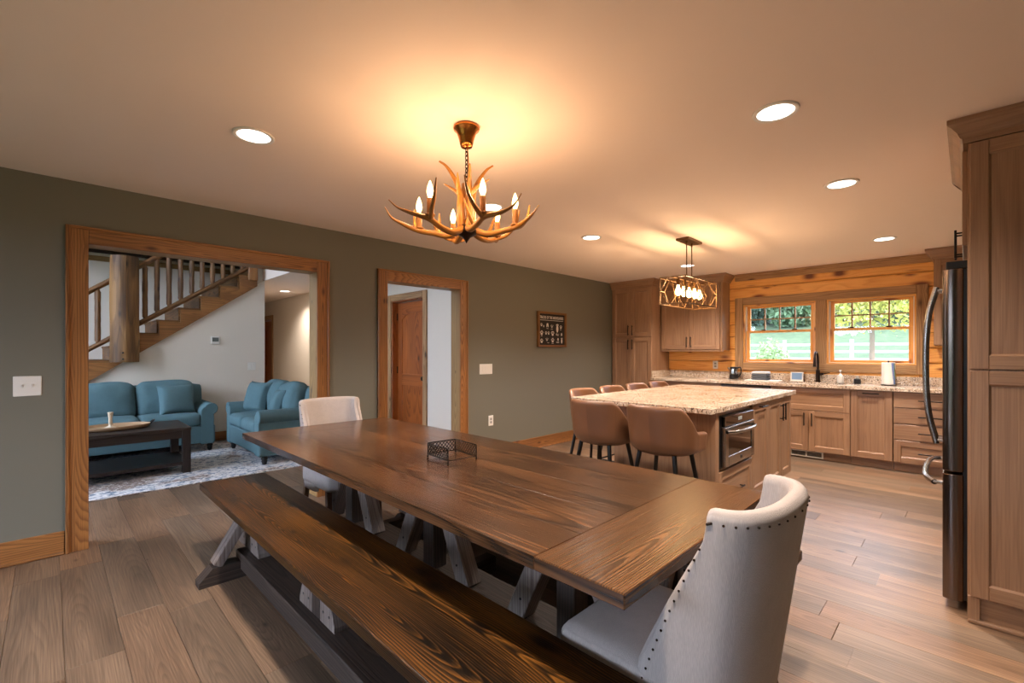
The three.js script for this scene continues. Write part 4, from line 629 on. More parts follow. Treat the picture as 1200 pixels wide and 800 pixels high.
// bar stools
{
  const g = new THREE.Group(); g.name = 'bar_stool'; taken.bar_stool = 0;
  const { geo } = tub({ w: 0.235, db: 0.17, n: 2.05, th: 0.045, bottom: 0.625, rows: 16, cols: 72, top: (s) => { const e = Math.abs(s - 0.5) * 2; return lerp(0.93, 0.765, sst(0.3, 0.68, e)) - 0.02 * e * e; }, front: (y, v) => -0.2, scale: (v) => lerp(0.78, 0.98, Math.sqrt(clamp(v / 0.22))) * lerp(1, 1.05, v), rake: (y) => 0.04 + (y - 0.66) * 0.1 });
  part(g, 'backrest', geo, M.leather);
  part(g, 'seat', soft(0.345, 0.12, 0.35, 0.058, [0, 0.012, 0], 12).translate(0, 0.685, -0.01), M.leather);
  part(g, 'seat_pan', lathe([[0, 0.612], [0.13, 0.612], [0.162, 0.622], [0.178, 0.65], [0, 0.65]], 32), M.leather);
  for (const a of [-1, 1]) for (const b of [-1, 1]) { const leg = part(g, 'leg', rod(V(a * 0.215, 0, b * 0.215), V(a * 0.125, 0.625, b * 0.125), 0.0115, 0.016, 12), M.black); part(leg, 'foot_pad', rod(V(a * 0.215, 0, b * 0.215), V(a * 0.2145, 0.008, b * 0.2145), 0.014, 0.014, 10), M.black); }
  const q = 0.186; part(g, 'footrest', [[-1, -1, 1, -1], [1, -1, 1, 1], [1, 1, -1, 1], [-1, 1, -1, -1]].map(([a, b, c, d]) => rod(V(a * q, 0.2, b * q), V(c * q, 0.2, d * q), 0.008, 0.008, 8)), M.black);
  const put = (x, z, turn, label) => { const s = g.clone(); s.name = numbered('bar_stool'); s.position.set(x, 0, z); s.rotation.y = turn; s.userData = { label, category: 'stool', group: 'bar stools round the island' }; scene.add(s); };
  taken.bar_stool = -1;
  put(3.03, -1.5, -Math.PI / 2, 'tan leather bar stool at the end of the island, next to the oven corner');
  put(3.03, -2.0, -Math.PI / 2, 'tan leather bar stool at the end of the island, next to the green wall side');
  [3.7, 4.215, 4.73, 5.245].forEach((x, i) => put(x, -2.54, Math.PI, ['tan leather bar stool on the long side of the island, nearest its dining table end', 'second tan leather bar stool from the dining end on the long island side', 'third tan leather bar stool from the dining end on the long island side', 'tan leather bar stool on the long side of the island, nearest the window wall'][i]));
}

// ---------------------------------------------------------------- dining set
{
  const X0 = 0.925, X1 = 1.995, Z0 = -3.51, Z1 = -0.556, TOP = 0.76, TH = 0.038, cx = (X0 + X1) / 2, cz = (Z0 + Z1) / 2, w = (X1 - X0) / 2, l = (Z1 - Z0) / 2;
  const t = thing('dining_table', 'long dark-stained farmhouse dining table with breadboard ends', 'table', [cx, 0, cz]), r = rng(12);
  const be = 0.28, n = 5, bw = 2 * w / n;
  const worn = (g, side) => { const p = g.attributes.position; for (let i = 0; i < p.count; i++) if (p.getX(i) * side > w - 0.012) p.setX(i, p.getX(i) + 0.004 * noise(p.getZ(i) * 9, side * 3 + p.getY(i) * 40)); return g; };
  for (let i = 0; i < n; i++) {
    const a = -w + i * bw, side = i === 0 ? -1 : i === n - 1 ? 1 : 0, segs = side ? 40 : 1;
    const g = span(a + 0.0003, a + bw - 0.0003, TOP - TH, TOP, -(l - be) + 0.0004, l - be - 0.0004, 0.0007);
    part(t, 'board', grain(g, 'z', 2.6, 1.1, r() * 3, r() * 3 + i * 0.31), M.tableTop);
  }
  for (const s of [-1, 1]) part(t, 'breadboard_end', grain(span(-w, w, TOP - TH - 0.001, TOP, s > 0 ? l - be : -l, s > 0 ? l : -l + be, 0.003), 'x', 1.2, 0.6, r() * 3, r() * 3, -0.3), M.tableEnd);
  part(t, 'apron', [[-w + 0.12, -w + 0.14], [w - 0.14, w - 0.12]].map(([a, b]) => gr(span(a, b, TOP - TH - 0.06, TOP - TH - 0.001, -l + 0.25, l - 0.25, 0.003), 'z', M.darkLeg)), M.darkLeg);
  const L = M.darkLeg, G = M.greyLeg;
  part(t, 'stretcher', gr(span(-0.14, 0.14, 0.1, 0.17, -l + 0.5, l - 0.5, 0.005), 'z', L), L);
  for (const z of [-0.92, 0, 0.92]) {
    part(t, 'foot', gr(span(-0.42, 0.42, 0, 0.1, z - 0.045, z + 0.045, 0.012), 'x', L), L);
    part(t, 'post', gr(span(-0.045, 0.045, 0.17, TOP - TH - 0.09, z - 0.045, z + 0.045, 0.004), 'y', L), L);
    part(t, 'top_cleat', gr(span(-0.38, 0.38, TOP - TH - 0.09, TOP - TH - 0.001, z - 0.045, z + 0.045, 0.006), 'x', L), L);
    for (const s of [-1, 1]) {
      const b = part(t, 'brace', gr(bar(V(0, 0.16, z + s * 0.29), V(0, TOP - 0.1, z + s * 0.05), 0.088, 0.088, 0.004), 'y', G), G);
      for (const q of [0.2, 0.75]) part(b, 'bolt', rod(V(-0.046, lerp(0.16, TOP - 0.1, q), z + s * lerp(0.29, 0.05, q)), V(-0.042, lerp(0.16, TOP - 0.1, q), z + s * lerp(0.29, 0.05, q)), 0.006, 0.006, 8), M.blackMetal);
    }
  }
}
function bench(name, label, X0, X1, Z0, Z1) {
  const TOP = 0.46, TH = 0.042, cx = (X0 + X1) / 2, cz = (Z0 + Z1) / 2, w = (X1 - X0) / 2, l = (Z1 - Z0) / 2, t = thing(name, label, 'bench', [cx, 0, cz]), L = M.darkLeg, G = M.greyLeg;
  const g = new RoundedBoxGeometry(2 * w, TH, 2 * l, 2, 0.006); at(g, 0, TOP - TH / 2, 0);
  part(t, 'seat_plank', grain(g, 'z', 3.0, 0.42, 0.5, 0.5), M.benchTop);
  part(t, 'stretcher', gr(span(-0.095, 0.095, 0.045, 0.135, -l + 0.43, l - 0.43, 0.005), 'z', L), L);
  for (const z of [-l + 0.49, -0.04, l - 0.49]) {
    const end = Math.abs(z) > 0.5;
    const foot = new THREE.Shape(); foot.moveTo(-0.3, 0); foot.lineTo(0.3, 0); foot.lineTo(0.3, 0.03); foot.lineTo(0.235, 0.095); foot.lineTo(-0.235, 0.095); foot.lineTo(-0.3, 0.03);
    const fg = new THREE.ExtrudeGeometry(foot, { depth: 0.09, bevelEnabled: false }); fg.translate(0, 0, z - 0.045);
    if (end) part(t, 'foot', gr(fg, 'x', L), L);
    part(t, 'post', gr(span(-0.045, 0.045, 0.135, TOP - TH - 0.001, z - 0.045, z + 0.045, 0.004), 'y', L), L);
    for (const s of [-1, 1]) {
      if (end) part(t, 'brace', gr(bar(V(s * 0.21, 0.1, z), V(s * 0.04, TOP - TH - 0.04, z), 0.086, 0.05, 0.004), 'y', G), G);
      // triangular block between post and stretcher
      const sh = new THREE.Shape(); sh.moveTo(0, 0); sh.lineTo(0.135, 0); sh.lineTo(0.135, 0.02); sh.lineTo(0.05, 0.24); sh.lineTo(0, 0.24);
      const bg = new THREE.ExtrudeGeometry(sh, { depth: 0.085, bevelEnabled: true, bevelSize: 0.003, bevelThickness: 0.003, bevelSegments: 1 }); bg.translate(0, 0, -0.0425); bg.rotateY(-s * Math.PI / 2); bg.translate(0, 0.138, z + s * 0.049);
      const b = part(t, 'brace_block', gr(bg, 'y', G), G);
      for (const [dy, dz] of [[0.05, 0.03], [0.05, 0.09], [0.18, 0.03]]) part(b, 'screw', rod(V(-0.0455, 0.138 + dy, z + s * (0.049 + dz)), V(-0.047, 0.138 + dy, z + s * (0.049 + dz)), 0.006, 0.006, 8), M.black);
    }
  }
  return t;
}
bench('dining_bench', 'dark wood bench with orange grain in front of the table', 0.685, 1.075, -3.54, -0.5);
bench('dining_bench', 'dark wood bench on the kitchen side of the table, mostly hidden', 1.885, 2.285, -3.5, -0.505);
// upholstered end chairs
{
  const t = thing('dining_chair', 'cream upholstered nailhead chair with rounded back at the kitchen end of the table', 'chair', [1.335, 0, -0.62], 0, 'cream dining chairs'), W = 0.238;
  const topY = (s) => { const e = Math.abs(s - 0.5) * 2; return 0.92 - 0.012 * e * e - 0.014 * sst(0.92, 1, e); };
  const frontZ = (y) => { const v = clamp((y - 0.36) / 0.56); return -0.17 + 0.17 * Math.pow(v, 1.25) + 0.03 * v; };
  const { geo, P } = tub({ w: W, db: 0.132, n: 2.5, th: 0.05, bottom: 0.3, top: topY, front: (y) => Math.min(-0.014, frontZ(y) - 0.02), scale: (v) => lerp(0.94, 1.0, v), rake: (y) => 0.118 + 0.078 * clamp((y - 0.35) / 0.6), tip: 0.06, cols: 60, rows: 14 });
  part(t, 'backrest', geo, M.linen);
  part(t, 'seat', soft(0.465, 0.15, 0.475, 0.045, [0, 0.018, 0.0], 14).translate(0, 0.405, -0.05), M.linen);
  // nailhead trim round the outside of the back
  const nails = [], up = (y, s) => { const T = topY(s), v = (y - 0.3) / (T - 0.3), [x, z] = P(s, y, v); nails.push(new THREE.SphereGeometry(0.0034, 6, 4).translate(x * 1.004, y, z + (s > 0.2 && s < 0.8 ? 0.001 : 0))); };
  for (let y = 0.36; y < 0.865; y += 0.03) { up(y, 0.05); up(y, 0.95); }
  for (let i = 0; i <= 26; i++) { const s = 0.085 + 0.83 * i / 26; up(topY(s) - 0.006, s); }
  const nm = part(t, 'nailhead_trim', nails, M.bronze, 'dark metal nailheads'); nm.userData.kind = 'stuff';
  for (const [x, z, s] of [[-0.19, -0.2, -0.03], [0.19, -0.2, -0.03], [-0.18, 0.2, 0.09], [0.18, 0.2, 0.09]]) part(t, 'leg', gr(bar(V(x, 0, z + s), V(x, 0.335, z), 0.036, 0.036, 0.003), 'y', M.chairLeg), M.chairLeg);
  dup(t, [1.575, 0, -3.4], Math.PI, 'cream upholstered chair at the living room end of the table');
}
// wire tray on the table
{
  const t = thing('wire_basket', 'small dark wire lattice napkin tray on the dining table', 'basket', [1.475, 0.7602, -1.905], -0.1), W = 0.085, D = 0.1, H = 0.075, B = M.blackMetal;
  const lat = (ax, fixed, a0, a1) => { const g = [], P = (u, y) => (ax === 'x' ? V(u, y, fixed) : V(fixed, y, u)), s = 0.021; for (let u = a0 - H; u < a1; u += s) { const seg = (dir) => { let u0 = u, y0 = 0.018, u1 = u + (H - 0.02), y1 = H; if (u0 < a0) { y0 += a0 - u0; u0 = a0; } if (u1 > a1) { y1 -= u1 - a1; u1 = a1; } if (u1 - u0 < 0.004) return; const m = (q) => (dir > 0 ? q : a0 + a1 - q); g.push(bar(P(m(u0), y0), P(m(u1), y1), 0.003, 0.003, 0.0005)); }; seg(1); seg(-1); } return g; };
  const base = []; for (const x of [-W, W]) base.push(bar(V(x, 0.016, -D), V(x, 0.016, D), 0.004)); for (const z of [-D, D]) base.push(bar(V(-W, 0.016, z), V(W, 0.016, z), 0.004));
  for (let k = -3; k <= 3; k++) base.push(bar(V(k * W / 3.5, 0.016, -D), V(k * W / 3.5, 0.016, D), 0.0022)); part(t, 'base', base, B);
  part(t, 'lattice_side', [...lat('z', -W, -D, D), bar(V(-W, H, -D), V(-W, H, D), 0.005)], B);
  part(t, 'lattice_side', [...lat('z', W, -D, D), bar(V(W, H, -D), V(W, H, D), 0.005)], B);
  part(t, 'lattice_side', [...lat('x', -D, -W, W), bar(V(-W, H, -D), V(W, H, -D), 0.005)], B);
  for (const x of [-W, W]) for (const z of [-D, D]) part(t, 'corner_post', [rod(V(x, 0.008, z), V(x, H, z), 0.003, 0.003, 6), new THREE.SphereGeometry(0.006, 8, 6).translate(x, 0.006, z)], B);
}

// ---------------------------------------------------------------- hanging lamps
{
  const t = thing('antler_chandelier', 'antler chandelier with six candle bulbs above the dining table', 'chandelier', [1.47, CEIL, -1.78]), Y = (y) => y - CEIL, A = M.antler;
  part(t, 'canopy', lathe([[0, -0.105], [0.028, -0.103], [0.034, -0.085], [0.04, -0.06], [0.05, -0.03], [0.064, -0.018], [0.066, -0.008], [0.06, 0], [0, 0]], 28), M.copper);
  const chain = []; for (let y = -0.105, i = 0; y > -0.31; y -= 0.021, i++) { const k = new THREE.TorusGeometry(0.0095, 0.0026, 6, 12); k.scale(0.75, 1.35, 1); if (i % 2) k.rotateY(Math.PI / 2); chain.push(k.translate(0, y - 0.01, 0)); }
  part(t, 'chain', chain, M.bronze);
  part(t, 'cord', tube([V(0.006, -0.1, 0), V(0.01, -0.2, 0.004), V(0.004, -0.32, 0), V(0, -0.45, 0)], 0.003, 12, 6), M.sleeve);
  part(t, 'hub', lathe([[0, Y(1.855)], [0.006, Y(1.865)], [0.02, Y(1.885)], [0.05, Y(1.9)], [0.055, Y(1.915)], [0.04, Y(1.94)], [0.02, Y(1.95)], [0, Y(1.95)]], 20), M.bronze);
  const pt = (deg, r, y) => { const p = deg * Math.PI / 180, L = Math.cos(p) * r, D = Math.sin(p) * r; return V(L * Math.cos(YAW) + D * Math.sin(YAW), Y(y), L * Math.sin(YAW) - D * Math.cos(YAW)); };
  const q = rng(61);
  for (let k = 0; k < 6; k++) {
    const a = -7 + 60 * k, s = k % 2 ? 1 : -1, j = () => (q() - 0.5) * 0.02;
    const arm = part(t, 'antler', tube([pt(a - s * 8, 0.03, 1.925), pt(a - s * 4, 0.1, 1.9 + j()), pt(a, 0.17, 1.905 + j()), pt(a + s * 2, 0.245, 1.925), pt(a + s * 12, 0.32, 1.94 + j()), pt(a + s * 17, 0.365, 1.965 + j()), pt(a + s * 20, 0.395, 2.0 + j())], (u) => lerp(0.0175, 0.0115, Math.min(1, u * 1.4)) * (1 - sst(0.62, 1.0, u) * 0.8), 36, 9), A);
    part(arm, 'tine', tube([pt(a + s * 1, 0.235, 1.923), pt(a - s * 8, 0.275, 1.945), pt(a - s * 16, 0.31, 2.0), pt(a - s * 19, 0.325, 2.075 + j())], (u) => 0.0115 * (1 - 0.8 * u * u), 20, 8), A);
    if (k % 2) part(arm, 'tine', tube([pt(a - s * 2, 0.14, 1.905), pt(a - s * 12, 0.15, 1.95), pt(a - s * 22, 0.17, 2.03)], (u) => 0.01 * (1 - 0.8 * u * u), 16, 8), A);
    const c = pt(a, 0.245, 1.93), cd = part(t, 'candle', [lathe([[0, 0], [0.021, 0.004], [0.024, 0.012], [0.016, 0.014], [0.0145, 0.018], [0.0145, 0.085], [0, 0.087]], 16).translate(c.x, c.y, c.z)], M.sleeve);
    part(cd, 'bulb', lathe([[0, 0], [0.008, 0.002], [0.015, 0.022], [0.0155, 0.032], [0.011, 0.055], [0.004, 0.075], [0, 0.082]], 16).translate(c.x, c.y + 0.087, c.z), M.bulbGlow, 'glowing candle bulb');
    const l = new THREE.PointLight(new THREE.Color().setRGB(1, 0.61, 0.33), CANDLE_POWER, 0, 2); l.position.set(c.x, c.y + 0.12, c.z); l.castShadow = true; t.add(l);
  }
  for (let k = 0; k < 4; k++) {
    const a = 20 + 90 * k, tall = k % 2 === 0 ? 2.255 : 2.2;
    const m = part(t, 'antler', tube([pt(a, 0.03, 1.93), pt(a + 20, 0.038, 2.02), pt(a + 10, 0.036, 2.1), pt(a, 0.06, 2.17), pt(a - 5, 0.105, tall - 0.02), pt(a - 8, 0.135, tall)], (u) => 0.017 * (1 - 0.75 * u * u), 30, 9), A);
    part(m, 'tine', tube([pt(a + 10, 0.037, 2.09), pt(a + 40, 0.07, 2.13), pt(a + 55, 0.12, 2.165)], (u) => 0.0115 * (1 - 0.8 * u * u), 16, 8), A);
  }
}
{
  const t = thing('pendant_light', 'rectangular dark metal cage pendant with five bulbs over the island', 'pendant light', [4.56, CEIL, -2.0]), Y = (y) => y - CEIL, X = 0.37, Z = 0.128, y0 = Y(1.775), y1 = Y(2.03), B = std([104, 76, 46], 0.4, { metalness: 0.6 }), s = 0.01, ym = (y0 + y1) / 2;
  part(t, 'canopy', span(-0.165, 0.165, -0.022, 0, -0.065, 0.065, 0.003), B);
  for (const x of [-0.1, 0.1]) part(t, 'rod', [rod(V(x * 0.6, -0.022, 0), V(x * 0.6, y1, 0), 0.0055), rod(V(x * 0.6, -0.055, 0), V(x * 0.6, -0.022, 0), 0.009)], B);
  const f = [];
  for (const y of [y0, y1]) { for (const z of [-Z, Z]) f.push(bar(V(-X, y, z), V(X, y, z), s)); for (const x of [-X, X]) f.push(bar(V(x, y, -Z), V(x, y, Z), s)); }
  for (const x of [-X, X]) for (const z of [-Z, Z]) f.push(bar(V(x, y0, z), V(x, y1, z), s));
  part(t, 'frame', f, B);
  for (const z of [-Z, Z]) { const g = [], q = 0.007; for (const e of [-1, 1]) { g.push(bar(V(e * X, ym, z), V(e * (X - 0.09), ym, z), q), bar(V(e * (X - 0.09), ym, z), V(e * (X - 0.2), y1, z), q), bar(V(e * (X - 0.09), ym, z), V(e * (X - 0.2), y0, z), q), bar(V(e * (X - 0.2), y1, z), V(0, ym, z), q), bar(V(e * (X - 0.2), y0, z), V(0, ym, z), q), bar(V(e * (X - 0.27), y1, z), V(e * 0.02, y0, z), q)); } part(t, 'lattice_side', g, B); }
  for (const x of [-X, X]) { const g = [], q = 0.007; g.push(bar(V(x, ym, -Z), V(x, y1, -Z * 0.35), q), bar(V(x, ym, -Z), V(x, y0, -Z * 0.35), q), bar(V(x, ym, Z), V(x, y1, Z * 0.35), q), bar(V(x, ym, Z), V(x, y0, Z * 0.35), q), bar(V(x, y1, -Z * 0.35), V(x, ym, Z * 0.2), q), bar(V(x, y0, -Z * 0.35), V(x, ym, Z * 0.2), q)); part(t, 'lattice_side', g, B); }
  part(t, 'top_bar', bar(V(-X, y1, 0), V(X, y1, 0), 0.03, 0.014), B);
  for (let k = -2; k <= 2; k++) {
    const x = k * 0.125;
    const so = part(t, 'socket', [rod(V(x, y1, 0), V(x, y1 - 0.065, 0), 0.014, 0.016)], B);
    part(so, 'bulb', lathe([[0, 0], [0.012, -0.002], [0.014, -0.02], [0.026, -0.05], [0.03, -0.07], [0.024, -0.092], [0.01, -0.104], [0, -0.106]], 18).translate(x, y1 - 0.065, 0), M.bulbGlow, 'glowing filament bulb');
    const l = new THREE.PointLight(new THREE.Color().setRGB(1, 0.64, 0.34), EDISON_POWER, 0, 2); l.position.set(x, y1 - 0.13, 0); l.castShadow = true; t.add(l);
  }
}

// ---------------------------------------------------------------- living room
{
  const r = solo('area_rug', 'grey, blue and brown distressed rug under the sofas', 'rug', grain(span(-1.1, 2.65, 0.0, 0.012, -7.7, -5.44, 0.004), 'x', 2.2, 2.2, 0.2, 0.3), M.rug);
}
function sofa(name, label, pos, turn, W, n) {
  const t = thing(name, label, 'sofa', pos, turn), T = M.teal, D = 0.84, aw = 0.2, in0 = -W / 2 + aw, in1 = W / 2 - aw, cw = (in1 - in0) / n, f = D / 2;
  part(t, 'base', rbox(-W / 2 + 0.05, W / 2 - 0.05, 0.11, 0.34, -f + 0.05, f - 0.03, 0.02), T);
  part(t, 'back_frame', soft(W - 0.16, 0.62, 0.2, 0.07, [0, 0, 0.01], 12).rotateX(-0.12).translate(0, 0.55, -f + 0.16), T);
  for (const s of [-1, 1]) {
    const sh = new THREE.Shape(); const R = 0.066, x0 = 0.0, x1 = 0.125; sh.moveTo(x0, 0.11); sh.lineTo(x1, 0.11); sh.lineTo(x1, 0.47); sh.absarc(x1 - 0.02, 0.55, R, -1.75, Math.PI - 0.35, false); sh.quadraticCurveTo(x0, 0.56, x0, 0.5); sh.closePath();
    const g = new THREE.ExtrudeGeometry(sh, { depth: D - 0.08, bevelEnabled: true, bevelSize: 0.012, bevelThickness: 0.015, bevelSegments: 3, curveSegments: 14 }); g.translate(0, 0, -f + 0.04); g.scale(s, 1, 1); g.translate(s * (W / 2 - aw + 0.0), 0, 0);
    if (s < 0) { const p = g.attributes.position; const ng = g.index ? g.toNonIndexed() : g, a = ng.attributes.position; for (let i = 0; i < a.count; i += 3) { const b = [a.getX(i + 1), a.getY(i + 1), a.getZ(i + 1)]; a.setXYZ(i + 1, a.getX(i + 2), a.getY(i + 2), a.getZ(i + 2)); a.setXYZ(i + 2, ...b); } ng.computeVertexNormals(); part(t, 'arm', grain(ng, 'x', 1, 1), T); } else part(t, 'arm', grain(g, 'x', 1, 1), T);
  }
  for (let i = 0; i < n; i++) {
    const x = in0 + cw * (i + 0.5);
    part(t, 'seat_cushion', soft(cw - 0.006, 0.16, 0.62, 0.05, [0, 0.018, 0.012], 12, 0.004, i).translate(x, 0.415, f - 0.33), T);
    part(t, 'back_cushion', soft(cw - 0.004, 0.46, 0.2, 0.085, [0, 0.012, 0.045], 14, 0.008, i + 5).rotateX(-0.16).translate(x, 0.68, -f + 0.3), T);
  }
  for (const x of [-W / 2 + 0.1, W / 2 - 0.1]) for (const z of [-f + 0.1, f - 0.1]) part(t, 'leg', lathe([[0, 0], [0.02, 0], [0.026, 0.015], [0.032, 0.04], [0.028, 0.055], [0.036, 0.062], [0.036, 0.075], [0.03, 0.08], [0.034, 0.1], [0.034, 0.112], [0, 0.112]], 16).translate(x, 0.0, z), M.black, 'turned black bun foot');
  return t;
}
sofa('sofa', 'long teal blue rolled-arm sofa under the staircase', [0.47, 0.012, -7.47], 0, 2.26, 3);
sofa('loveseat', 'teal blue rolled-arm loveseat at right angles to the sofa', [2.07, 0.012, -6.4], -Math.PI / 2, 1.46, 2);
{
  const pil = (label, s, x, y, z, ry, rx) => { const m = solo('throw_pillow', label, 'pillow', pillow(s, s, 0.17), M.teal, [x, y, z], 0, 'teal throw pillows'); m.rotation.order = 'YXZ'; m.rotation.y = ry; m.rotation.x = rx; };
  pil('teal throw pillow on the long sofa beside its arm', 0.4, 1.17, 0.69, -7.34, 0.12, -0.3);
  pil('teal throw pillow at the far arm of the loveseat', 0.42, 1.99, 0.705, -6.83, -1.25, -0.3);
  pil('teal throw pillow in the middle of the loveseat', 0.34, 2.06, 0.67, -6.22, -1.75, -0.28);
}
{
  const x0 = -0.13, x1 = 1.085, z0 = -6.72, z1 = -5.97, E = M.espresso, t = thing('coffee_table', 'dark espresso coffee table with lower shelf on the rug', 'table', [(x0 + x1) / 2, 0.012, (z0 + z1) / 2]), w = (x1 - x0) / 2, d = (z1 - z0) / 2;
  part(t, 'tabletop', gr(span(-w, w, 0.455, 0.488, -d, d, 0.004), 'x', E), E);
  part(t, 'apron', [gr(span(-w + 0.08, w - 0.08, 0.375, 0.455, d - 0.03, d - 0.01, 0.002), 'x', E), gr(span(-w + 0.08, w - 0.08, 0.375, 0.455, -d + 0.01, -d + 0.03, 0.002), 'x', E), gr(span(w - 0.03, w - 0.01, 0.375, 0.455, -d + 0.08, d - 0.08, 0.002), 'z', E), gr(span(-w + 0.01, -w + 0.03, 0.375, 0.455, -d + 0.08, d - 0.08, 0.002), 'z', E)], E);
  part(t, 'shelf', gr(span(-w + 0.01, w - 0.01, 0.085, 0.12, -d + 0.01, d - 0.01, 0.003), 'x', E), E);
  for (const a of [-1, 1]) for (const b of [-1, 1]) part(t, 'leg', gr(span(a > 0 ? w - 0.078 : -w + 0.004, a > 0 ? w - 0.004 : -w + 0.078, 0, 0.455, b > 0 ? d - 0.078 : -d + 0.004, b > 0 ? d - 0.004 : -d + 0.078, 0.003), 'y', E), E);
  const tr = thing('serving_tray', 'oval pale wooden tray with dark handles on the coffee table', 'tray', [0.48, 0.5003, -6.37]);
  const wd = std([170, 138, 104], 0.6); const tg = lathe([[0, 0], [0.27, 0], [0.3, 0.02], [0.305, 0.04], [0.297, 0.042], [0.288, 0.022], [0.262, 0.012], [0, 0.01]], 40); tg.scale(1, 1, 0.62); tg.computeVertexNormals();
  part(tr, 'dish', tg, wd);
  for (const s of [-1, 1]) part(tr, 'handle', tube([V(s * 0.29, 0.03, -0.04), V(s * 0.325, 0.06, -0.03), V(s * 0.335, 0.07, 0), V(s * 0.325, 0.06, 0.03), V(s * 0.29, 0.03, 0.04)], 0.007, 16, 8), M.blackMetal);
  solo('candlestick', 'slender cream candlestick standing on the oval tray', 'candlestick', lathe([[0, 0], [0.05, 0], [0.052, 0.008], [0.03, 0.02], [0.016, 0.03], [0.013, 0.045], [0.017, 0.055], [0.015, 0.1], [0.022, 0.155], [0.026, 0.168], [0.018, 0.17], [0, 0.165]], 20), std([206, 190, 166], 0.6), [0.45, 0.5105, -6.38]);
}
// staircase
{
  const S = M.stair, t = thing('staircase', 'open wooden staircase rising along the white living room wall', 'staircase', [0, 0, Z_STAIR]), run = 0.245, rise = 0.183, xk = (k) => 1.055 + run * k, yk = (k) => 1.572 + rise * k, K0 = -7, K1 = 5;
  struct('wall_stair', (() => { const s = new THREE.Shape(); s.moveTo(-0.95, 0); s.lineTo(2.4, 0); s.lineTo(2.4, 2.44); s.lineTo(-0.95, 0.02); const g = new THREE.ExtrudeGeometry(s, { depth: 0.1, bevelEnabled: false }); g.translate(0, 0, Z_STAIR - 0.1); return grain(g, 'x', 1, 1); })(), M.white, 'white wall closing the space under the stairs');
  const s = new THREE.Shape(), low = (x) => 1.28 + 0.722 * (x - 0.821); s.moveTo(xk(K0) - run, low(xk(K0) - run) < 0 ? 0 : low(xk(K0) - run));
  const top = []; for (let k = K0; k <= K1; k++) { top.push([xk(k) - run, yk(k) - 0.03], [xk(k), yk(k) - 0.03]); }
  s.moveTo(top[0][0], Math.max(0, low(top[0][0]))); for (const p of top) s.lineTo(...p); s.lineTo(xk(K1), low(xk(K1))); s.lineTo(-0.95, Math.max(0.0, low(-0.95)));
  const g = new THREE.ExtrudeGeometry(s, { depth: 0.05, bevelEnabled: false }); g.translate(0, 0, 0.001);
  part(t, 'stringer', gr(g, 'x', S), S);
  for (let k = K0; k <= K1; k++) {
    part(t, 'tread', gr(span(xk(k) - run - 0.03, xk(k) - 0.002, yk(k) - 0.03, yk(k), -1.09, 0.03, 0.006), 'z', M.railLog), M.railLog);
    part(t, 'riser', gr(span(xk(k) - 0.02, xk(k), yk(k), yk(k) + rise - 0.03, -1.09, 0.0, 0.001), 'z', M.railLog), M.railLog);
  }
  const lowR = (x) => 1.345 + 0.70 * (x - 0.35), upR = (x) => 2.075 + 0.775 * (x - 0.35), zr = 0.02, L = M.railLog;
  const lg = (a, b, r) => { const q = rng(Math.floor(a.x * 999 + 5000)), p0 = q() * 9; const gg = tube([a, a.clone().lerp(b, 0.33), a.clone().lerp(b, 0.66), b], (u) => r * (1 + 0.07 * noise(u * 9 + p0, 1)), 24, 10); const uv = gg.attributes.uv; for (let i = 0; i < uv.count; i++) uv.setXY(i, uv.getX(i) * a.distanceTo(b) / 1.6 + p0, uv.getY(i) * 0.5 + p0); return gg; };
  part(t, 'bottom_rail', lg(V(-0.6, lowR(-0.6), zr), V(2.16, lowR(2.16), zr), 0.033), L);
  part(t, 'handrail', lg(V(-0.6, upR(-0.6), zr), V(2.16, upR(2.16), zr), 0.036), L);
  const xs = [-0.48, -0.35, -0.22, -0.09, 0.04, 0.17, 0.3, 0.433, 0.908, 1.037, 1.171, 1.303, 1.434, 1.559, 1.687, 1.824, 1.948, 2.07];
  for (const x of xs) part(t, 'baluster', [lg(V(x, lowR(x) + 0.05, zr), V(x, upR(x) - 0.06, zr), 0.031), rod(V(x, lowR(x) + 0.01, zr), V(x, lowR(x) + 0.056, zr), 0.016, 0.03, 10), rod(V(x, upR(x) - 0.066, zr), V(x, upR(x) - 0.015, zr), 0.03, 0.016, 10)], L);
  part(t, 'newel', gr(span(2.15, 2.28, 2.41, 3.5, -0.04, 0.09, 0.01), 'y', S), S);
  const pg = new THREE.CylinderGeometry(0.146, 0.15, 1.37, 32, 8); { const p = pg.attributes.position, n = pg.attributes.normal; for (let i = 0; i < p.count; i++) { const a = Math.atan2(p.getZ(i), p.getX(i)), k = 1 + 0.035 * noise(Math.cos(a) * 2 + 4, p.getY(i) * 3 + Math.sin(a) * 2); p.setX(i, p.getX(i) * k); p.setZ(i, p.getZ(i) * k); } pg.computeVertexNormals(); const uv = pg.attributes.uv; for (let i = 0; i < uv.count; i++) uv.setXY(i, uv.getY(i) * 1.0, uv.getX(i) * 1.0); }
  const post = part(t, 'log_post', pg.translate(0.69, 1.865, 0.1), M.bark, 'thick peeled log post with cut ends');
  for (const [a, y] of [[1.75, 1.3], [1.75, 1.22]]) part(post, 'bolt_plug', rod(V(0.69 - 0.03, y, 0.235), V(0.69 - 0.03, y, 0.256), 0.012, 0.012, 10), M.black);
  // landing above
  part(t, 'landing', [gr(span(X_FRONT + 0.02, 2.28, 2.81, 2.87, -1.085, -0.2, 0.002), 'x', M.beamDark)], M.beamDark);
  for (const z of [-0.35, -0.75]) part(t, 'beam', lg(V(X_FRONT + 0.05, 2.755, z), V(2.25, 2.755, z), 0.055), M.beamDark);
  part(t, 'trim_board', gr(span(X_FRONT + 0.02, 2.28, 2.635, 2.71, -1.098, -1.07, 0.003), 'x', M.jamb), M.jamb);
}

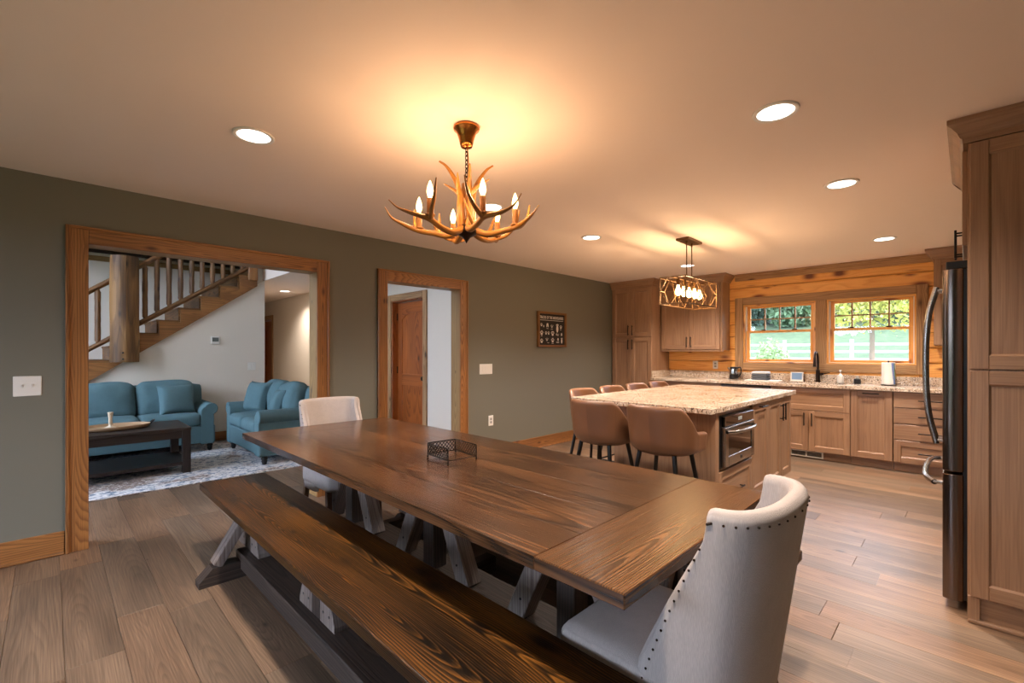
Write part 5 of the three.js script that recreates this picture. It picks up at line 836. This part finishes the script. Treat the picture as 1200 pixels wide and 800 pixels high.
// ---------------------------------------------------------------- outside the window
const groundY = (x) => (x < 8 ? -0.45 : -0.45 + 0.075 * (x - 8)) + (x > 23 ? 0.13 * (x - 23) : 0);
{
  const g = new THREE.PlaneGeometry(140, 140, 70, 70); g.rotateX(-Math.PI / 2); const p = g.attributes.position; for (let i = 0; i < p.count; i++) p.setY(i, groundY(p.getX(i)) + 0.05 * noise(p.getX(i) * 0.3, p.getZ(i) * 0.3)); g.computeVertexNormals();
  const m = struct('ground', grain(g, 'x', 6, 6), M.grass, 'sunlit grass slope outside the kitchen window'); m.userData.kind = 'structure';
}
function leaves(n, seed, c, R, size) {
  const r = rng(seed), pos = [];
  for (let i = 0; i < n; i++) {
    const th = r() * Math.PI * 2, ph = Math.acos(2 * r() - 1), k = Math.pow(r(), 0.4) * (1 + 0.18 * noise(Math.cos(th) * 2 + seed, Math.cos(ph) * 3)), x = c[0] + R[0] * k * Math.sin(ph) * Math.cos(th), y = c[1] + R[1] * k * Math.cos(ph), z = c[2] + R[2] * k * Math.sin(ph) * Math.sin(th), s = size * (0.6 + 0.8 * r());
    const a = V(r() - 0.5, r() - 0.5, r() - 0.5).normalize(), b = V(r() - 0.5, r() - 0.5, r() - 0.5).cross(a).normalize(), P = (u, v) => [x + (a.x * u + b.x * v) * s, y + (a.y * u + b.y * v) * s, z + (a.z * u + b.z * v) * s], A = P(-1, 0), B = P(0, 0.5), C = P(1, 0), D = P(0, -0.5);
    pos.push(...A, ...B, ...C, ...A, ...C, ...D);
  }
  const g = new THREE.BufferGeometry(); g.setAttribute('position', new THREE.BufferAttribute(new Float32Array(pos), 3)); g.computeVertexNormals(); return g;
}
function tree(name, label, x, z, h, R, mat, n, size, seed, group) {
  const y0 = groundY(x), t = thing(name, label, name === 'garden_shrub' ? 'shrub' : 'tree', [x, y0, z], 0, group);
  const cf = part(t, 'foliage', leaves(n, seed, [0, h, 0], R, size), mat); cf.userData.kind = 'stuff';
  if (name !== 'garden_shrub') part(t, 'trunk', tube([V(0, -0.2, 0), V(0.04, h * 0.35, 0.02), V(0, h, 0)], (u) => 0.03 * h * (1 - 0.6 * u), 14, 8), M.trunk);
  return t;
}
tree('garden_shrub', 'pale green garden shrub outside the left window sash', 12.6, -3.45, 0.9, [0.42, 0.85, 0.42], M.leafPale, 1800, 0.05, 301);
tree('maple_tree', 'young yellow-green tree outside the right window sash', 19, -2.25, 3.2, [1.5, 1.55, 1.7], M.leafYellow, 4600, 0.085, 302);
{
  const bx = [[34, -15, 3.2], [36, -11.5, 3.8], [35, -8, 3.4], [37, -4.6, 3.9], [35, -1.2, 3.5], [36, 2.4, 3.6]];
  bx.forEach(([x, z, h], i) => tree('woodland_tree', 'broad green woodland tree on the slope beyond the white fence', x, z, h * 0.62, [2.6, h * 0.75, 2.4], i % 2 ? M.leafDark : M.leafMid, 9500, 0.22, 320 + i, 'woodland trees beyond the fence'));
}
for (let i = 0; i < 4; i++) tree('added_screen_tree', 'added bushy green tree outside the glass doors, screening low sky from the window panes', -14 - (i % 2), -9 + i * 3.2, 1.25, [2.0, 1.6, 2.2], M.leafMid, 7000, 0.3, 360 + i, 'added sky-screening trees outside the glass doors');  // unseen trees, added to keep bright low sky from reflecting in the kitchen panes
{
  const x = 22, y = groundY(22), t = thing('rail_fence', 'white rail fence crossing the grass outside the window', 'fence', [x, y, -3.2]);
  for (let k = -3; k <= 4; k++) part(t, 'post', span(-0.06, 0.06, -0.1, 1.2, k * 2.32 - 0.06, k * 2.32 + 0.06, 0.01), M.fence);
  for (const h of [0.42, 0.72, 1.0]) for (let k = -3; k < 4; k++) part(t, 'rail', span(-0.085, -0.06, h - 0.045, h + 0.045, k * 2.32 + 0.005, (k + 1) * 2.32 - 0.005, 0.004), M.fence);
}
renderer.render(scene, camera);
